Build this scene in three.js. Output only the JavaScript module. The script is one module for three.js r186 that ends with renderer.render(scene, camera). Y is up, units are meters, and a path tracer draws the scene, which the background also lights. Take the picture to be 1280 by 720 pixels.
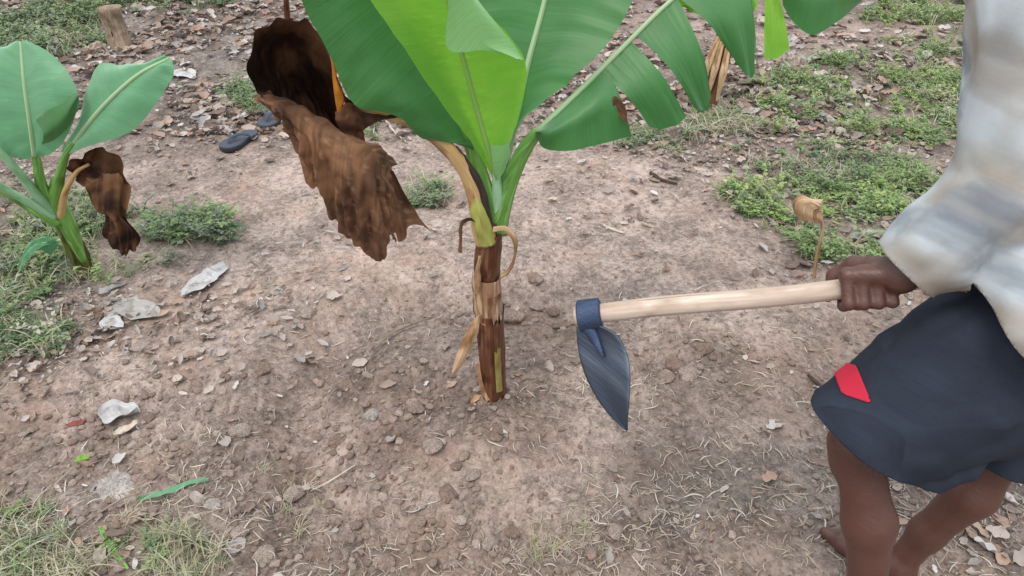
import * as THREE from 'three';
import { mergeGeometries, mergeVertices } from 'three/addons/utils/BufferGeometryUtils.js';

// ---------------------------------------------------------------- camera, sky, sun, exposure
const scene = new THREE.Scene();
const camera = new THREE.PerspectiveCamera(42, 16 / 9, 0.05, 400);
camera.position.set(0, 1.5, 0);
camera.rotation.set(-35 * Math.PI / 180, 0, 0);
const renderer = new THREE.WebGLRenderer({ antialias: true });
renderer.setSize(1024, 576);
renderer.toneMapping = THREE.LinearToneMapping;
renderer.toneMappingExposure = 1.42;
renderer.shadowMap.enabled = true;
renderer.shadowMap.type = THREE.PCFSoftShadowMap;

// ---------------------------------------------------------------- numbers and noise
function rng(seed) { let a = seed >>> 0; return () => { a = (a + 0x6d2b79f5) | 0; let t = Math.imul(a ^ (a >>> 15), 1 | a); t = (t + Math.imul(t ^ (t >>> 7), 61 | t)) ^ t; return ((t ^ (t >>> 14)) >>> 0) / 4294967296; }; }
const hash = (x, y, z) => { let h = Math.imul(x | 0, 374761393) ^ Math.imul(y | 0, 668265263) ^ Math.imul(z | 0, 1274126177); h = Math.imul(h ^ (h >>> 13), 1274126177); return ((h ^ (h >>> 16)) >>> 0) / 4294967296; };
const fade = (t) => t * t * (3 - 2 * t), lerp = (a, b, t) => a + (b - a) * t, clamp = (x, a = 0, b = 1) => Math.min(b, Math.max(a, x));
const sstep = (a, b, x) => fade(clamp((x - a) / (b - a)));
function noise2(x, y, s = 0, per = 0) {
  const X = Math.floor(x), Y = Math.floor(y), u = fade(x - X), v = fade(y - Y), w = (n) => (per ? ((n % per) + per) % per : n);
  const a = w(X), b = w(X + 1), c = w(Y), d = w(Y + 1);
  return lerp(lerp(hash(a, c, s), hash(b, c, s), u), lerp(hash(a, d, s), hash(b, d, s), u), v) * 2 - 1;
}
function noise3(x, y, z, s = 0) {
  const X = Math.floor(x), Y = Math.floor(y), Z = Math.floor(z), u = fade(x - X), v = fade(y - Y), w = fade(z - Z), k = (i, j, l) => hash(X + i + s * 131, Y + j, Z + l);
  return lerp(lerp(lerp(k(0, 0, 0), k(1, 0, 0), u), lerp(k(0, 1, 0), k(1, 1, 0), u), v), lerp(lerp(k(0, 0, 1), k(1, 0, 1), u), lerp(k(0, 1, 1), k(1, 1, 1), u), v), w) * 2 - 1;
}
function fbm(x, y, oct = 4, s = 0, per = 0) { let a = 0.5, r = 0; for (let i = 0; i < oct; i++) { r += a * noise2(x, y, s + i, per); x *= 2; y *= 2; per *= 2; a *= 0.5; } return r; }
const V = (p) => (p.isVector3 ? p.clone() : new THREE.Vector3(p[0], p[1], p[2]));

// the overcast sky: an even grey-white cloud deck, a little brighter overhead
{
  const w = 512, h = 256, d = new Float32Array(w * h * 4);
  for (let y = 0; y < h; y++) for (let x = 0; x < w; x++) {
    const el = ((y + 0.5) / h - 0.5) * Math.PI, az = x / w * Math.PI * 2, up = Math.max(0, Math.sin(el));
    const cx = Math.cos(az) * Math.cos(el) * 3, cz = Math.sin(az) * Math.cos(el) * 3;
    const cl = 1 + 0.13 * (noise3(cx, up * 3, cz, 5) + 0.5 * noise3(cx * 2, up * 6, cz * 2, 6));
    const L = (el < 0 ? 0.3 : 0.62 + 0.62 * up) * cl, i = (y * w + x) * 4;
    d[i] = L * 0.965; d[i + 1] = L * 0.995; d[i + 2] = L * 1.05; d[i + 3] = 1;
  }
  const sky = new THREE.DataTexture(d, w, h, THREE.RGBAFormat, THREE.FloatType);
  sky.mapping = THREE.EquirectangularReflectionMapping; sky.magFilter = THREE.LinearFilter; sky.needsUpdate = true;
  scene.background = sky; scene.environment = sky;
}
const sun = new THREE.DirectionalLight(0xfff4e6, 1.1);
sun.position.set(-2.2, 7, 1.6); sun.target.position.set(0, 0, -2); sun.castShadow = true; sun.shadow.radius = 40;
Object.assign(sun.shadow.camera, { left: -7, right: 7, top: 7, bottom: -7, near: 0.5, far: 20 }); sun.shadow.mapSize.set(2048, 2048);
scene.add(sun, sun.target);

// ---------------------------------------------------------------- scene helpers
const taken = new Map();
function numbered(n) { const k = taken.get(n) ?? 0; taken.set(n, k + 1); return k ? n + '_' + String(k).padStart(3, '0') : n; }
function tag(o, label, category, group, kind) { o.userData = { ...o.userData, label, category }; if (group) o.userData.group = group; if (kind) o.userData.kind = kind; return o; }
function thing(name, label, category, base, group) { const g = new THREE.Group(); g.name = numbered(name); const b = V(base); g.position.copy(b); scene.add(g); return tag(g, label, category, group); }
// adds a piece whose geometry is given in world metres to a thing (or to a part of it)
function part(root, name, geo, mat, parent = root, label) {
  const b = root.position; geo.translate(-b.x, -b.y, -b.z);
  const m = new THREE.Mesh(geo, mat); m.name = name; m.castShadow = m.receiveShadow = true; if (label) m.userData.label = label;
  parent.add(m); return m;
}
function solo(name, geo, mat, base, label, category, group, kind) {
  const b = V(base); geo.translate(-b.x, -b.y, -b.z);
  const m = new THREE.Mesh(geo, mat); m.name = numbered(name); m.position.copy(b); m.castShadow = m.receiveShadow = true; scene.add(m);
  return tag(m, label, category, group, kind);
}
const join = (list) => mergeGeometries(list.map((g) => { const n = g.index ? g.toNonIndexed() : g; for (const k of Object.keys(n.attributes)) if (!['position', 'normal', 'uv', 'color'].includes(k)) n.deleteAttribute(k); return n; }));

// tapered tube along points, radii per point
function tube(pts, radii, sides = 10, seg = 0, opt = {}) {
  const curve = new THREE.CatmullRomCurve3(pts.map(V), false, 'centripetal'), N = seg || Math.max(6, pts.length * 6), fr = [];
  const P = [], T = []; for (let i = 0; i <= N; i++) { P.push(curve.getPoint(i / N)); T.push(curve.getTangent(i / N)); }
  let n = opt.up ? V(opt.up) : Math.abs(T[0].y) < 0.9 ? new THREE.Vector3(0, 1, 0) : new THREE.Vector3(0, 0, 1);
  for (let i = 0; i <= N; i++) { n = n.clone().addScaledVector(T[i], -n.dot(T[i])).normalize(); fr.push([n, new THREE.Vector3().crossVectors(T[i], n)]); }
  const pos = [], uv = [], idx = []; let len = 0;
  for (let i = 0; i <= N; i++) {
    if (i) len += P[i].distanceTo(P[i - 1]);
    const f = i / N * (radii.length - 1), k = Math.min(radii.length - 2, Math.floor(f)), r = radii.length === 1 ? radii[0] : lerp(radii[k], radii[k + 1], f - k);
    for (let j = 0; j <= sides; j++) {
      const a = j / sides * Math.PI * 2, c = Math.cos(a), s = Math.sin(a), rr = r * (opt.shape ? opt.shape(a, i / N) : 1);
      const q = P[i].clone().addScaledVector(fr[i][0], c * rr * (opt.flat ?? 1)).addScaledVector(fr[i][1], s * rr);
      pos.push(q.x, q.y, q.z); uv.push(j / sides * Math.max(0.02, r * 6.28), len);
      if (i < N && j < sides) { const b = i * (sides + 1) + j; idx.push(b, b + 1, b + sides + 1, b + 1, b + sides + 2, b + sides + 1); }
    }
  }
  for (const [row, flip] of [[0, 1], [N, 0]]) {
    const c = pos.length / 3; pos.push(P[row].x, P[row].y, P[row].z); uv.push(0.01, row ? len : 0);
    for (let j = 0; j < sides; j++) { const b = row * (sides + 1) + j; flip ? idx.push(c, b + 1, b) : idx.push(c, b, b + 1); }
  }
  return geom(pos, idx, uv);
}
function geom(pos, idx, uv, col) {
  const g = new THREE.BufferGeometry();
  g.setAttribute('position', new THREE.Float32BufferAttribute(pos, 3));
  g.setAttribute('uv', new THREE.Float32BufferAttribute(uv ?? new Array(pos.length / 3 * 2).fill(0), 2));
  if (col) g.setAttribute('color', new THREE.Float32BufferAttribute(col, 3));
  if (idx) g.setIndex(idx); g.computeVertexNormals(); return g;
}
// smooth sheet through a list of curves (each a list of points): u runs along the curves, v from the first curve to the last
function sheet(curves, nu, nv, disp, opt = {}) {
  const rows = curves.map((c) => { const k = new THREE.CatmullRomCurve3(c.map(V), false, 'centripetal'), a = []; for (let i = 0; i <= nu; i++) a.push(k.getPoint(i / nu)); return a; });
  const G = [];
  for (let i = 0; i <= nu; i++) {
    const k = curves.length > 2 ? new THREE.CatmullRomCurve3(rows.map((r) => r[i]), false, 'catmullrom', 0.5) : null, col = [];
    for (let j = 0; j <= nv; j++) col.push(k ? k.getPoint(j / nv) : rows[0][i].clone().lerp(rows[1][i], j / nv));
    G.push(col);
  }
  const pos = [], uv = [], idx = [], W = nv + 1; let lu = 0; const mid = nv >> 1;
  for (let i = 0; i <= nu; i++) {
    if (i) lu += G[i][mid].distanceTo(G[i - 1][mid]); let lv = 0;
    for (let j = 0; j <= nv; j++) {
      if (j) lv += G[i][j].distanceTo(G[i][j - 1]);
      let p = G[i][j];
      if (disp) {
        const a = G[Math.min(nu, i + 1)][j].clone().sub(G[Math.max(0, i - 1)][j]), b = G[i][Math.min(nv, j + 1)].clone().sub(G[i][Math.max(0, j - 1)]);
        const n = a.cross(b); if (n.lengthSq() > 0) n.normalize(); p = p.clone().addScaledVector(n, disp(i / nu, j / nv, p));
      }
      pos.push(p.x, p.y, p.z); uv.push(opt.unitV ? j / nv : lv, lu);
      if (i < nu && j < nv) { const q = i * W + j; idx.push(q, q + 1, q + W, q + 1, q + W + 1, q + W); }
    }
  }
  return geom(pos, idx, uv);
}
// green blade: rib, one margin or two; the halves arch between rib and margin
function blade(rib, left, right, opt = {}) {
  const R = new THREE.CatmullRomCurve3(rib.map(V), false, 'centripetal'), n = opt.nu ?? 48, up = V(opt.arch ?? [0, 0.02, 0]);
  const curveOf = (e) => { const c = new THREE.CatmullRomCurve3(e.map(V), false, 'centripetal'), a = []; for (let i = 0; i <= 14; i++) a.push(c.getPoint(i / 14)); return a; };
  const ribs = []; for (let i = 0; i <= 14; i++) ribs.push(R.getPoint(i / 14));
  const half = (e) => { const m = curveOf(e); return [m, m.map((p, i) => p.clone().lerp(ribs[i], 0.5).addScaledVector(up, Math.sin(i / 14 * Math.PI) * 0.8 + 0.2))]; };
  const list = []; if (left) list.push(...half(left)); list.push(ribs); if (right) list.push(...half(right).reverse());
  const amp = opt.wave ?? 0.004, seed = opt.seed ?? 1;
  return sheet(list, n, (opt.nv ?? 10) * (left && right ? 2 : 1), (u, v) => {
    const t = left && right ? Math.abs(v * 2 - 1) : left ? 1 - v : v;
    return amp * t * (noise2(u * 9, v * 2.5, seed) + 0.6 * noise2(u * 22, v * 3, seed + 7)) + 0.0007 * noise2(u * n * 0.9, v * 2, seed + 3);
  });
}

// ---------------------------------------------------------------- textures
function tex(w, h, fn, { srgb = true, repeat = [1, 1] } = {}) {
  const d = new Uint8Array(w * h * 4);
  for (let y = 0; y < h; y++) for (let x = 0; x < w; x++) { const c = fn(x, y, x / w, y / h), i = (y * w + x) * 4; d[i] = clamp(c[0]) * 255; d[i + 1] = clamp(c[1]) * 255; d[i + 2] = clamp(c[2]) * 255; d[i + 3] = 255; }
  const t = new THREE.DataTexture(d, w, h); t.wrapS = t.wrapT = THREE.RepeatWrapping; t.magFilter = THREE.LinearFilter; t.minFilter = THREE.LinearMipmapLinearFilter; t.generateMipmaps = true;
  t.colorSpace = srgb ? THREE.SRGBColorSpace : THREE.NoColorSpace; t.repeat.set(...repeat); t.needsUpdate = true; return t;
}
const mix3 = (a, b, t) => [lerp(a[0], b[0], t), lerp(a[1], b[1], t), lerp(a[2], b[2], t)];
const rgb = (r, g, b) => [r / 255, g / 255, b / 255];
// leaf tissue: cross veins run from rib to margin, so the pattern varies along v; one tile is 0.5 m
const leafTex = (base, vein, blot, s) => tex(256, 1024, (x, y, u, v) => {
  const st = noise2(v * 130 + 0.15 * noise2(u * 4, v * 6, s, 0), u * 2, s, 0) * 0.5 + noise2(v * 300, u * 3, s + 1) * 0.5, big = fbm(u * 3, v * 6, 3, s + 2, 0);
  let c = mix3(base, vein, clamp(0.32 + 0.26 * st)); c = mix3(c, blot, clamp(0.3 + 0.55 * big));
  return c;
}, { repeat: [3, 2] });
const leafBump = tex(128, 1024, (x, y, u, v) => { const k = 0.5 + 0.28 * noise2(v * 110, u * 2, 31) + 0.22 * noise2(v * 260, u * 3, 32); return [k, k, k]; }, { srgb: false, repeat: [3, 2] });
const leafMat = (map, o = {}) => new THREE.MeshPhysicalMaterial({ map, bumpMap: leafBump, bumpScale: 0.0006, side: THREE.DoubleSide, roughness: 0.82, transmission: 0.4, thickness: 0, clearcoat: 0.7, clearcoatRoughness: 0.42, ...o });
const M = {
  leaf: leafMat(leafTex(rgb(48, 122, 48), rgb(82, 152, 78), rgb(36, 106, 40), 11), { transmission: 0.35, clearcoat: 0.9 }),
  leafYoung: leafMat(leafTex(rgb(138, 208, 50), rgb(166, 222, 84), rgb(112, 192, 44), 41), { transmission: 0.58, clearcoat: 0.35 }),
  leafPale: leafMat(leafTex(rgb(150, 204, 140), rgb(168, 214, 158), rgb(140, 198, 120), 51), { transmission: 0.45, clearcoat: 0.5 }),
  rib: new THREE.MeshPhysicalMaterial({ color: new THREE.Color().setRGB(0.26, 0.46, 0.12), roughness: 0.5 }),
  ribPale: new THREE.MeshPhysicalMaterial({ color: new THREE.Color().setRGB(0.31, 0.46, 0.25), roughness: 0.5 }),
};
const streak = (base, light, dark, s, fu = 40) => tex(512, 1024, (x, y, u, v) => {
  const a = fbm(u * fu, v * 5, 4, s), b = fbm(u * 5, v * 7, 4, s + 9), f = noise2(u * 130, v * 12, s + 4);
  let c = mix3(base, light, clamp(a * 1.5 + 0.2 * f + 0.12)); return mix3(c, dark, clamp(b * 1.5 + 0.10 * f + 0.05));
});
const streakBump = tex(512, 512, (x, y, u, v) => { const k = 0.5 + 0.4 * fbm(u * 40, v * 4, 4, 77); return [k, k, k]; }, { srgb: false });
const dry = (map, o = {}) => { const t = map; return new THREE.MeshPhysicalMaterial({ map: t, bumpMap: streakBump, bumpScale: 0.002, roughness: 0.85, side: THREE.DoubleSide, specularIntensity: 0.35, ...o }); };
const rep = (t, a, b) => { const c = t.clone(); c.repeat.set(a, b); c.needsUpdate = true; return c; };
const tBrownSheath = streak(rgb(92, 57, 40), rgb(132, 94, 68), rgb(58, 33, 24), 101), tPale = streak(rgb(196, 196, 194), rgb(222, 222, 222), rgb(150, 146, 140), 181, 60), tTan = streak(rgb(190, 160, 124), rgb(222, 200, 172), rgb(128, 92, 62), 111, 60);
const tDead = tex(512, 1024, (x, y, u, v) => {
  const ve = noise2(v * 150, u * 3, 5) * 0.5 + noise2(v * 60, u * 4, 6) * 0.5, big = fbm(u * 4, v * 8, 4, 7), sp = fbm(u * 30, v * 30, 3, 8);
  let c = mix3(rgb(102, 70, 48), rgb(150, 112, 82), clamp(0.35 + 0.35 * ve)); c = mix3(c, rgb(64, 42, 29), clamp(big * 1.5 + 0.1)); return mix3(c, rgb(156, 124, 100), clamp(sp * 1.1 - 0.15));
}, { repeat: [3, 2] });
const tDeadDark = tex(512, 1024, (x, y, u, v) => {
  const ve = noise2(v * 110, u * 3, 15) * 0.5 + noise2(v * 40, u * 4, 16) * 0.5, big = fbm(u * 5, v * 6, 4, 17), sp = fbm(u * 26, v * 26, 3, 18);
  let c = mix3(rgb(78, 54, 38), rgb(116, 84, 60), clamp(0.3 + 0.25 * ve + big)); return mix3(c, rgb(40, 27, 21), clamp(-big * 1.6 + 0.35 + sp * 0.3));
}, { repeat: [3, 2] });
Object.assign(M, {
  dead: dry(tDead, { transmission: 0.18, roughness: 0.8, bumpScale: 0.006, specularIntensity: 0.5 }), deadDark: dry(tDeadDark, { roughness: 0.95, bumpScale: 0.003 }),
  sheath: dry(rep(tBrownSheath, 5, 2.2), { roughness: 0.45, specularIntensity: 0.6 }), tan: dry(rep(tTan, 8, 3)), husk: dry(rep(tTan, 12, 2), { transmission: 0.2, roughness: 0.95 }),
  petiole: dry(rep(streak(rgb(98, 148, 66), rgb(140, 184, 104), rgb(74, 112, 48), 121, 30), 6, 2), { roughness: 0.5, specularIntensity: 0.8, bumpScale: 0.0006 }),
  petioleOld: dry(rep(streak(rgb(192, 160, 112), rgb(212, 186, 142), rgb(142, 108, 72), 131, 20), 6, 2), { roughness: 0.6, bumpScale: 0.0008 }),
  sheathPale: dry(rep(streak(rgb(152, 118, 92), rgb(204, 182, 158), rgb(96, 64, 44), 105, 26), 6, 2.5), { roughness: 0.75 }),
  olive: dry(rep(streak(rgb(142, 130, 74), rgb(164, 152, 96), rgb(112, 92, 54), 147, 20), 6, 2), { roughness: 0.55, bumpScale: 0.0006 }),
  petioleLime: dry(rep(streak(rgb(158, 164, 84), rgb(182, 178, 110), rgb(132, 128, 66), 145, 20), 6, 2), { roughness: 0.5, bumpScale: 0.0006 }),
  petioleBlue: dry(rep(streak(rgb(146, 190, 150), rgb(172, 208, 176), rgb(108, 152, 104), 141, 20), 6, 2), { roughness: 0.5, bumpScale: 0.0006 }),
  scorch: new THREE.MeshStandardMaterial({ color: new THREE.Color().setRGB(0.035, 0.024, 0.018), roughness: 0.8, side: THREE.DoubleSide }),
  yellow: dry(streak(rgb(222, 158, 40), rgb(240, 186, 70), rgb(170, 92, 34), 151), { transmission: 0.3, roughness: 0.95 }),
  wood: dry(rep(streak(rgb(190, 172, 156), rgb(212, 198, 184), rgb(160, 138, 120), 161, 24), 7, 2.2), { roughness: 0.55, specularIntensity: 0.6, bumpScale: 0.0008 }),
  bark: dry(rep(streak(rgb(132, 116, 98), rgb(164, 150, 132), rgb(92, 76, 62), 171), 3, 3), { bumpScale: 0.008 }),
});

// ---------------------------------------------------------------- the ground
const inPoly = (poly, x, z) => { let r = false; for (let i = 0, j = poly.length - 1; i < poly.length; j = i++) { const [a, b] = poly[i], [c, d] = poly[j]; if ((b > z) !== (d > z) && x < (c - a) * (z - b) / (d - b) + a) r = !r; } return r; };
const STEM = [-0.0519,0.0300,-1.5528];
// blobs: x, z, radius across, radius along, weight
const bl = (list, x, z) => { let s = 0; for (const [c, rx, rz, w] of list) { const dx = (x - c[0]) / rx, dz = (z - c[1]) / rz, q = dx * dx + dz * dz; if (q < 9) s += w * Math.exp(-q); } return s; };
const TROD = [[[-1.025,-1.959], 0.5, 0.5, 0.9], [[-0.760,-2.295], 0.45, 0.5, 0.9], [[0.209,-2.930], 0.55, 0.6, 1], [[0.711,-2.649], 0.5, 0.45, 1], [[0.526,-2.295], 0.35, 0.3, 0.6], [[-0.591,-2.930], 0.5, 0.7, 0.8], [[-1.182,-2.930], 0.7, 0.7, 0.6], [[0.218,-1.441], 0.10, 0.13, 1.0], [[0.815,-1.959], 0.35, 0.2, 0.6], [[0.641,-1.397], 0.2, 0.14, 0.5], [[0.120,-1.237], 0.2, 0.12, 0.5], [[1.796,-4.997], 1.2, 0.6, 0.6], [[-0.162,-1.275], 0.17, 0.1, 0.7], [[0.000,-2.463], 0.4, 0.3, 0.7], [[0.283,-1.649], 0.12, 0.1, 0.5]];
const DUG = [[[-0.107,-1.397], 0.26, 0.22, 1], [[0.052,-1.916], 0.28, 0.2, 0.8], [[-0.454,-1.549], 0.3, 0.22, 0.9], [[-0.620,-1.397], 0.3, 0.25, 0.8], [[-0.987,-1.517], 0.5, 0.25, 0.8], [[0.540,-1.757], 0.22, 0.12, 0.9], [[-0.606,-1.188], 0.4, 0.2, 0.6], [[-1.333,-1.581], 0.5, 0.3, 0.6], [[-0.280,-1.237], 0.3, 0.2, 0.4], [[-0.547,-1.796], 0.16, 0.3, 0.9], [[-1.001,-1.288], 0.5, 0.2, 0.7], [[-0.037,-1.053], 0.5, 0.1, 0.5]];
const GREY = [[[-1.263,-2.094], 0.6, 0.45, 1], [[-2.054,-4.827], 1.6, 1.6, 0.9], [[-2.978,-4.827], 2, 1.6, 1], [[-1.045,-1.164], 0.4, 0.2, 0.8], [[0.454,-1.314], 0.25, 0.2, 0.7], [[1.134,-3.007], 0.9, 0.8, 0.6], [[1.802,-3.981], 1.4, 1.2, 0.5], [[1.197,-1.397], 0.5, 0.4, 0.7], [[0.704,-1.188], 0.3, 0.2, 0.4], [[-0.877,-2.295], 0.2, 0.3, 0.5]];
function relief(x, z) {
  let y = 0.028 * fbm(x * 0.9 + 3, z * 0.9, 3, 3);
  const dx = x - STEM[0], dz = z - STEM[2], r = Math.hypot(dx, dz);
  y += 0.045 * Math.exp(-r * r / 0.07) - 0.05 * Math.exp(-((r - 0.5 - 0.06 * noise2(dx * 3, dz * 3, 5)) ** 2) / 0.018) * (0.65 - 0.35 * dx / (r + 0.01)) + 0.025 * Math.exp(-((r - 0.75) ** 2) / 0.02) * (0.5 - 0.5 * dx / (r + 0.01));
  return y;
}
function groundY(x, z) {
  const far = Math.hypot(x, z + 2.4), k = 1 - sstep(5, 9, far);
  const trod = clamp(bl(TROD, x, z)), dug = clamp(bl(DUG, x, z));
  let y = relief(x, z);
  if (k > 0) {
    const rough = (0.5 + 0.9 * dug) * (1 - 0.82 * trod);
    const a = fbm(x * 7, z * 7, 3, 41), b = fbm(x * 22, z * 22, 3, 51), c = noise2(x * 52, z * 52, 61);
    y += k * (0.020 * a + rough * (0.018 * b + 0.007 * Math.max(0, noise2(x * 30 + 9, z * 30, 63) - 0.15) + 0.0045 * c));
  }
  return y + 0.15 * sstep(8, 40, far) * fbm(x * 0.08, z * 0.08, 2, 71);
}
const soilTex = tex(2048, 2048, (x, y, u, v) => {
  const P = 1;
  const f = hash(x, y, 3), fine = noise2(u * 700, v * 700, 81, 700), m = fbm(u * 160, v * 160, 3, 82, 160), l = fbm(u * 24, v * 24, 4, 83, 24), pale = noise2(u * 240 + 7, v * 240, 84, 240), red = fbm(u * 12, v * 12, 3, 85, 12);
  let c = [0.815, 0.812, 0.808]; const k = 1 + 0.14 * fine + 0.30 * m + 0.26 * l + 0.05 * (f - 0.5);
  c = c.map((q) => q * k); c = mix3(c, [0.98, 0.95, 0.9], clamp((pale - 0.62) * 2.2)); c = mix3(c, [0.46, 0.38, 0.33], clamp((-pale - 0.66) * 2.4)); c = mix3(c, [0.84, 0.76, 0.70], clamp(red * 0.7)); return c;
}, { repeat: [1 / 2.3, 1 / 2.3] });
const soilBump = tex(2048, 2048, (x, y, u, v) => { const k = 0.5 + 0.34 * fbm(u * 150, v * 150, 4, 91, 150) + 0.24 * fbm(u * 40, v * 40, 3, 92, 40); return [k, k, k]; }, { srgb: false, repeat: [1 / 2.3, 1 / 2.3] });
{
  const axis = (a, b, step, lo, hi, g) => { const r = []; for (let x = a; x <= b + 1e-6; x += step) r.push(x); let s = step, x = b; while (x < hi) { s *= g; x += s; r.push(x); } s = step; x = a; while (x > lo) { s *= g; x -= s; r.unshift(x); } return r; };
  const xs = axis(-2.5, 2.5, 0.0115, -70, 70, 1.09), zs = axis(-4.4, -0.5, 0.0115, -90, 50, 1.07);
  const pos = [], uv = [], col = [], idx = [], W = xs.length;
  for (let j = 0; j < zs.length; j++) for (let i = 0; i < W; i++) {
    const x = xs[i], z = zs[j], y = groundY(x, z); pos.push(x, y, z); uv.push(x, z);
    const n1 = fbm(x * 2.3, z * 2.3, 4, 201), n2 = fbm(x * 9, z * 9, 3, 211), trod = clamp(bl(TROD, x, z) + 0.5 * n1 + 0.3 * n2), dug = clamp(bl(DUG, x, z) + 0.5 * n2 + 0.3 * n1), grey = clamp(bl(GREY, x, z) + 0.6 * n2);
    let c = [0.31, 0.241, 0.205]; c = mix3(c, [0.232, 0.17, 0.14], dug * 0.85); c = mix3(c, [0.236, 0.209, 0.19], grey * 0.8); c = mix3(c, [0.45, 0.36, 0.315], trod * 0.95);
    const k = 1 + 0.16 * n1 + 0.14 * n2; col.push(c[0] * k, c[1] * k, c[2] * k);
    if (i < W - 1 && j < zs.length - 1) { const q = j * W + i; idx.push(q, q + W, q + 1, q + 1, q + W, q + W + 1); }
  }
  const g = geom(pos, idx, uv, col);
  const m = new THREE.Mesh(g, new THREE.MeshStandardMaterial({ map: soilTex, bumpMap: soilBump, bumpScale: 0.007, vertexColors: true, roughness: 0.97 }));
  m.name = 'ground'; m.userData = { kind: 'structure', label: 'bare reddish brown soil of the plantation floor' }; m.receiveShadow = m.castShadow = true; scene.add(m);
}
const onGround = (g, dy = 0) => [g[0], groundY(g[0], g[1]) + dy, g[1]];

// ---------------------------------------------------------------- the banana plant in the middle
const plant = thing('banana_plant', 'banana plant with brown stem, big green leaves and a hanging dead leaf', 'plant', [STEM[0], groundY(STEM[0], STEM[2]) - 0.02, STEM[2]]);
{
  const saw = (q) => q - Math.floor(q), lobes = (k, s) => (a, t) => 1 + 0.13 * (saw(a / 6.2832 * k + 0.35 + t * 0.5) - 0.5) + 0.03 * Math.sin(a * 2 + s + t * 3) + 0.07 * noise2(a * 2, t * 9, 7 + s) + 0.05 * noise2(a * 5, t * 16, 17 + s);
  const axis = [[-0.0527,-0.0174,-1.5600], [-0.0517,0.0508,-1.5600], [-0.0540,0.1968,-1.5600], [-0.0625,0.3279,-1.5650], [-0.0625,0.4411,-1.5650], [-0.0569,0.5325,-1.5700], [-0.0482,0.5972,-1.5750]];
  part(plant, 'pseudostem', tube(axis, [0.041, 0.037, 0.034, 0.031, 0.030, 0.029, 0.022], 28, 70, { shape: lobes(3, 1) }), M.sheath, plant, 'brown dried pseudostem');
  const ring = (pts, r, mat, name, from, to, ragged, label, flare = 0) => {           // an open sheath wrapped part of the way round the stem
    const c = new THREE.CatmullRomCurve3(pts.map(V)), pos = [], uv = [], idx = [], N = 22, A = 26;
    for (let i = 0; i <= N; i++) for (let j = 0; j <= A; j++) {
      const a = lerp(from, to, j / A), e = 1 + ragged * (noise2(a * 3.1, 2, r * 999) + 0.6 * noise2(a * 9, 4, r * 777)), t = clamp(i / N * e, 0, 1.2), p = c.getPoint(clamp(t));
      const rr = r * (1 + 0.05 * noise2(a * 3, t * 6, 71) + flare * Math.pow(i / N, 4) + 0.06 * Math.sin(a * 3 + 1));
      pos.push(p.x + Math.sin(a) * rr, p.y, p.z + Math.cos(a) * rr); uv.push(a * r, p.y);
      if (i < N && j < A) { const q = i * (A + 1) + j; idx.push(q, q + 1, q + A + 1, q + 1, q + A + 2, q + A + 1); }
    }
    return part(plant, name, geom(pos, idx, uv), mat, plant, label);
  };
  ring([[-0.0624,0.4459,-1.5650], [-0.0615,0.3842,-1.5650], [-0.0606,0.3137,-1.5630]], 0.0378, M.sheathPale, 'dry_sheath', -1.9, 1.35, 0.28, 'pale papery torn sheath');
  ring([[-0.0545,0.0139,-1.5600], [-0.0582,0.2055,-1.5630], [-0.0602,0.3382,-1.5650]], 0.0400, M.sheath, 'dry_sheath', -0.75, 2.2, 0.12, 'dark brown sheath');
  ring([[-0.0625,0.4386,-1.5650], [-0.0571,0.5209,-1.5700], [-0.0524,0.5716,-1.5730]], 0.0325, M.sheath, 'dry_sheath', -2.4, 2.4, 0.10, 'brown sheath below the leaf stalks');
  ring([[-0.0512,0.0869,-1.5600], [-0.0543,0.1810,-1.5620], [-0.0554,0.2496,-1.5630]], 0.0412, M.olive, 'sheath_patch', 0.2, 0.66, 0.25, 'yellow green strip of living sheath');
  // dry strips hanging off the stem
  const strip = (a, b, w, s, mat = M.husk) => part(plant, 'dry_strip', sheet([a, a.map((p, i) => { const q = V(p), r = V(b[i]); return q.lerp(r, 0.5).add(new THREE.Vector3(0, 0, w)); }), b], 18, 5, (u, v) => 0.004 * noise2(u * 7, v * 3, s)), mat);
  strip([[-0.0857,0.3490,-1.5300], [-0.1065,0.3232,-1.5200], [-0.1281,0.2788,-1.5100], [-0.1469,0.2249,-1.5100], [-0.1596,0.1778,-1.5100]], [[-0.0753,0.3592,-1.5300], [-0.0865,0.3050,-1.5200], [-0.1045,0.2519,-1.5200], [-0.1275,0.1971,-1.5200], [-0.1571,0.1519,-1.5200]], 0.008, 3, M.tan);
  strip([[-0.0456,0.5874,-1.5350], [-0.0189,0.5956,-1.5250], [0.0019,0.5744,-1.5200], [0.0038,0.5309,-1.5250], [-0.0117,0.4860,-1.5300], [-0.0275,0.4695,-1.5300]], [[-0.0436,0.5977,-1.5400], [-0.0113,0.6035,-1.5300], [0.0114,0.5780,-1.5250], [0.0116,0.5231,-1.5300], [-0.0079,0.4709,-1.5350], [-0.0256,0.4600,-1.5300]], 0.006, 4);
  strip([[-0.0740,0.5977,-1.5400], [-0.0972,0.6294,-1.5300], [-0.1181,0.6209,-1.5300], [-0.1253,0.5874,-1.5350], [-0.1275,0.5337,-1.5350]], [[-0.0723,0.5889,-1.5400], [-0.0959,0.6180,-1.5350], [-0.1112,0.6093,-1.5350], [-0.1180,0.5808,-1.5350], [-0.1238,0.5291,-1.5350]], 0.004, 5, M.dead);
  strip([[-0.0811,0.5277,-1.5300], [-0.0919,0.4799,-1.5250], [-0.0897,0.4176,-1.5250], [-0.0837,0.3490,-1.5300]], [[-0.0713,0.5323,-1.5300], [-0.0763,0.4799,-1.5250], [-0.0758,0.4176,-1.5250], [-0.0735,0.3490,-1.5300]], 0.008, 6, M.tan);
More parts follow.
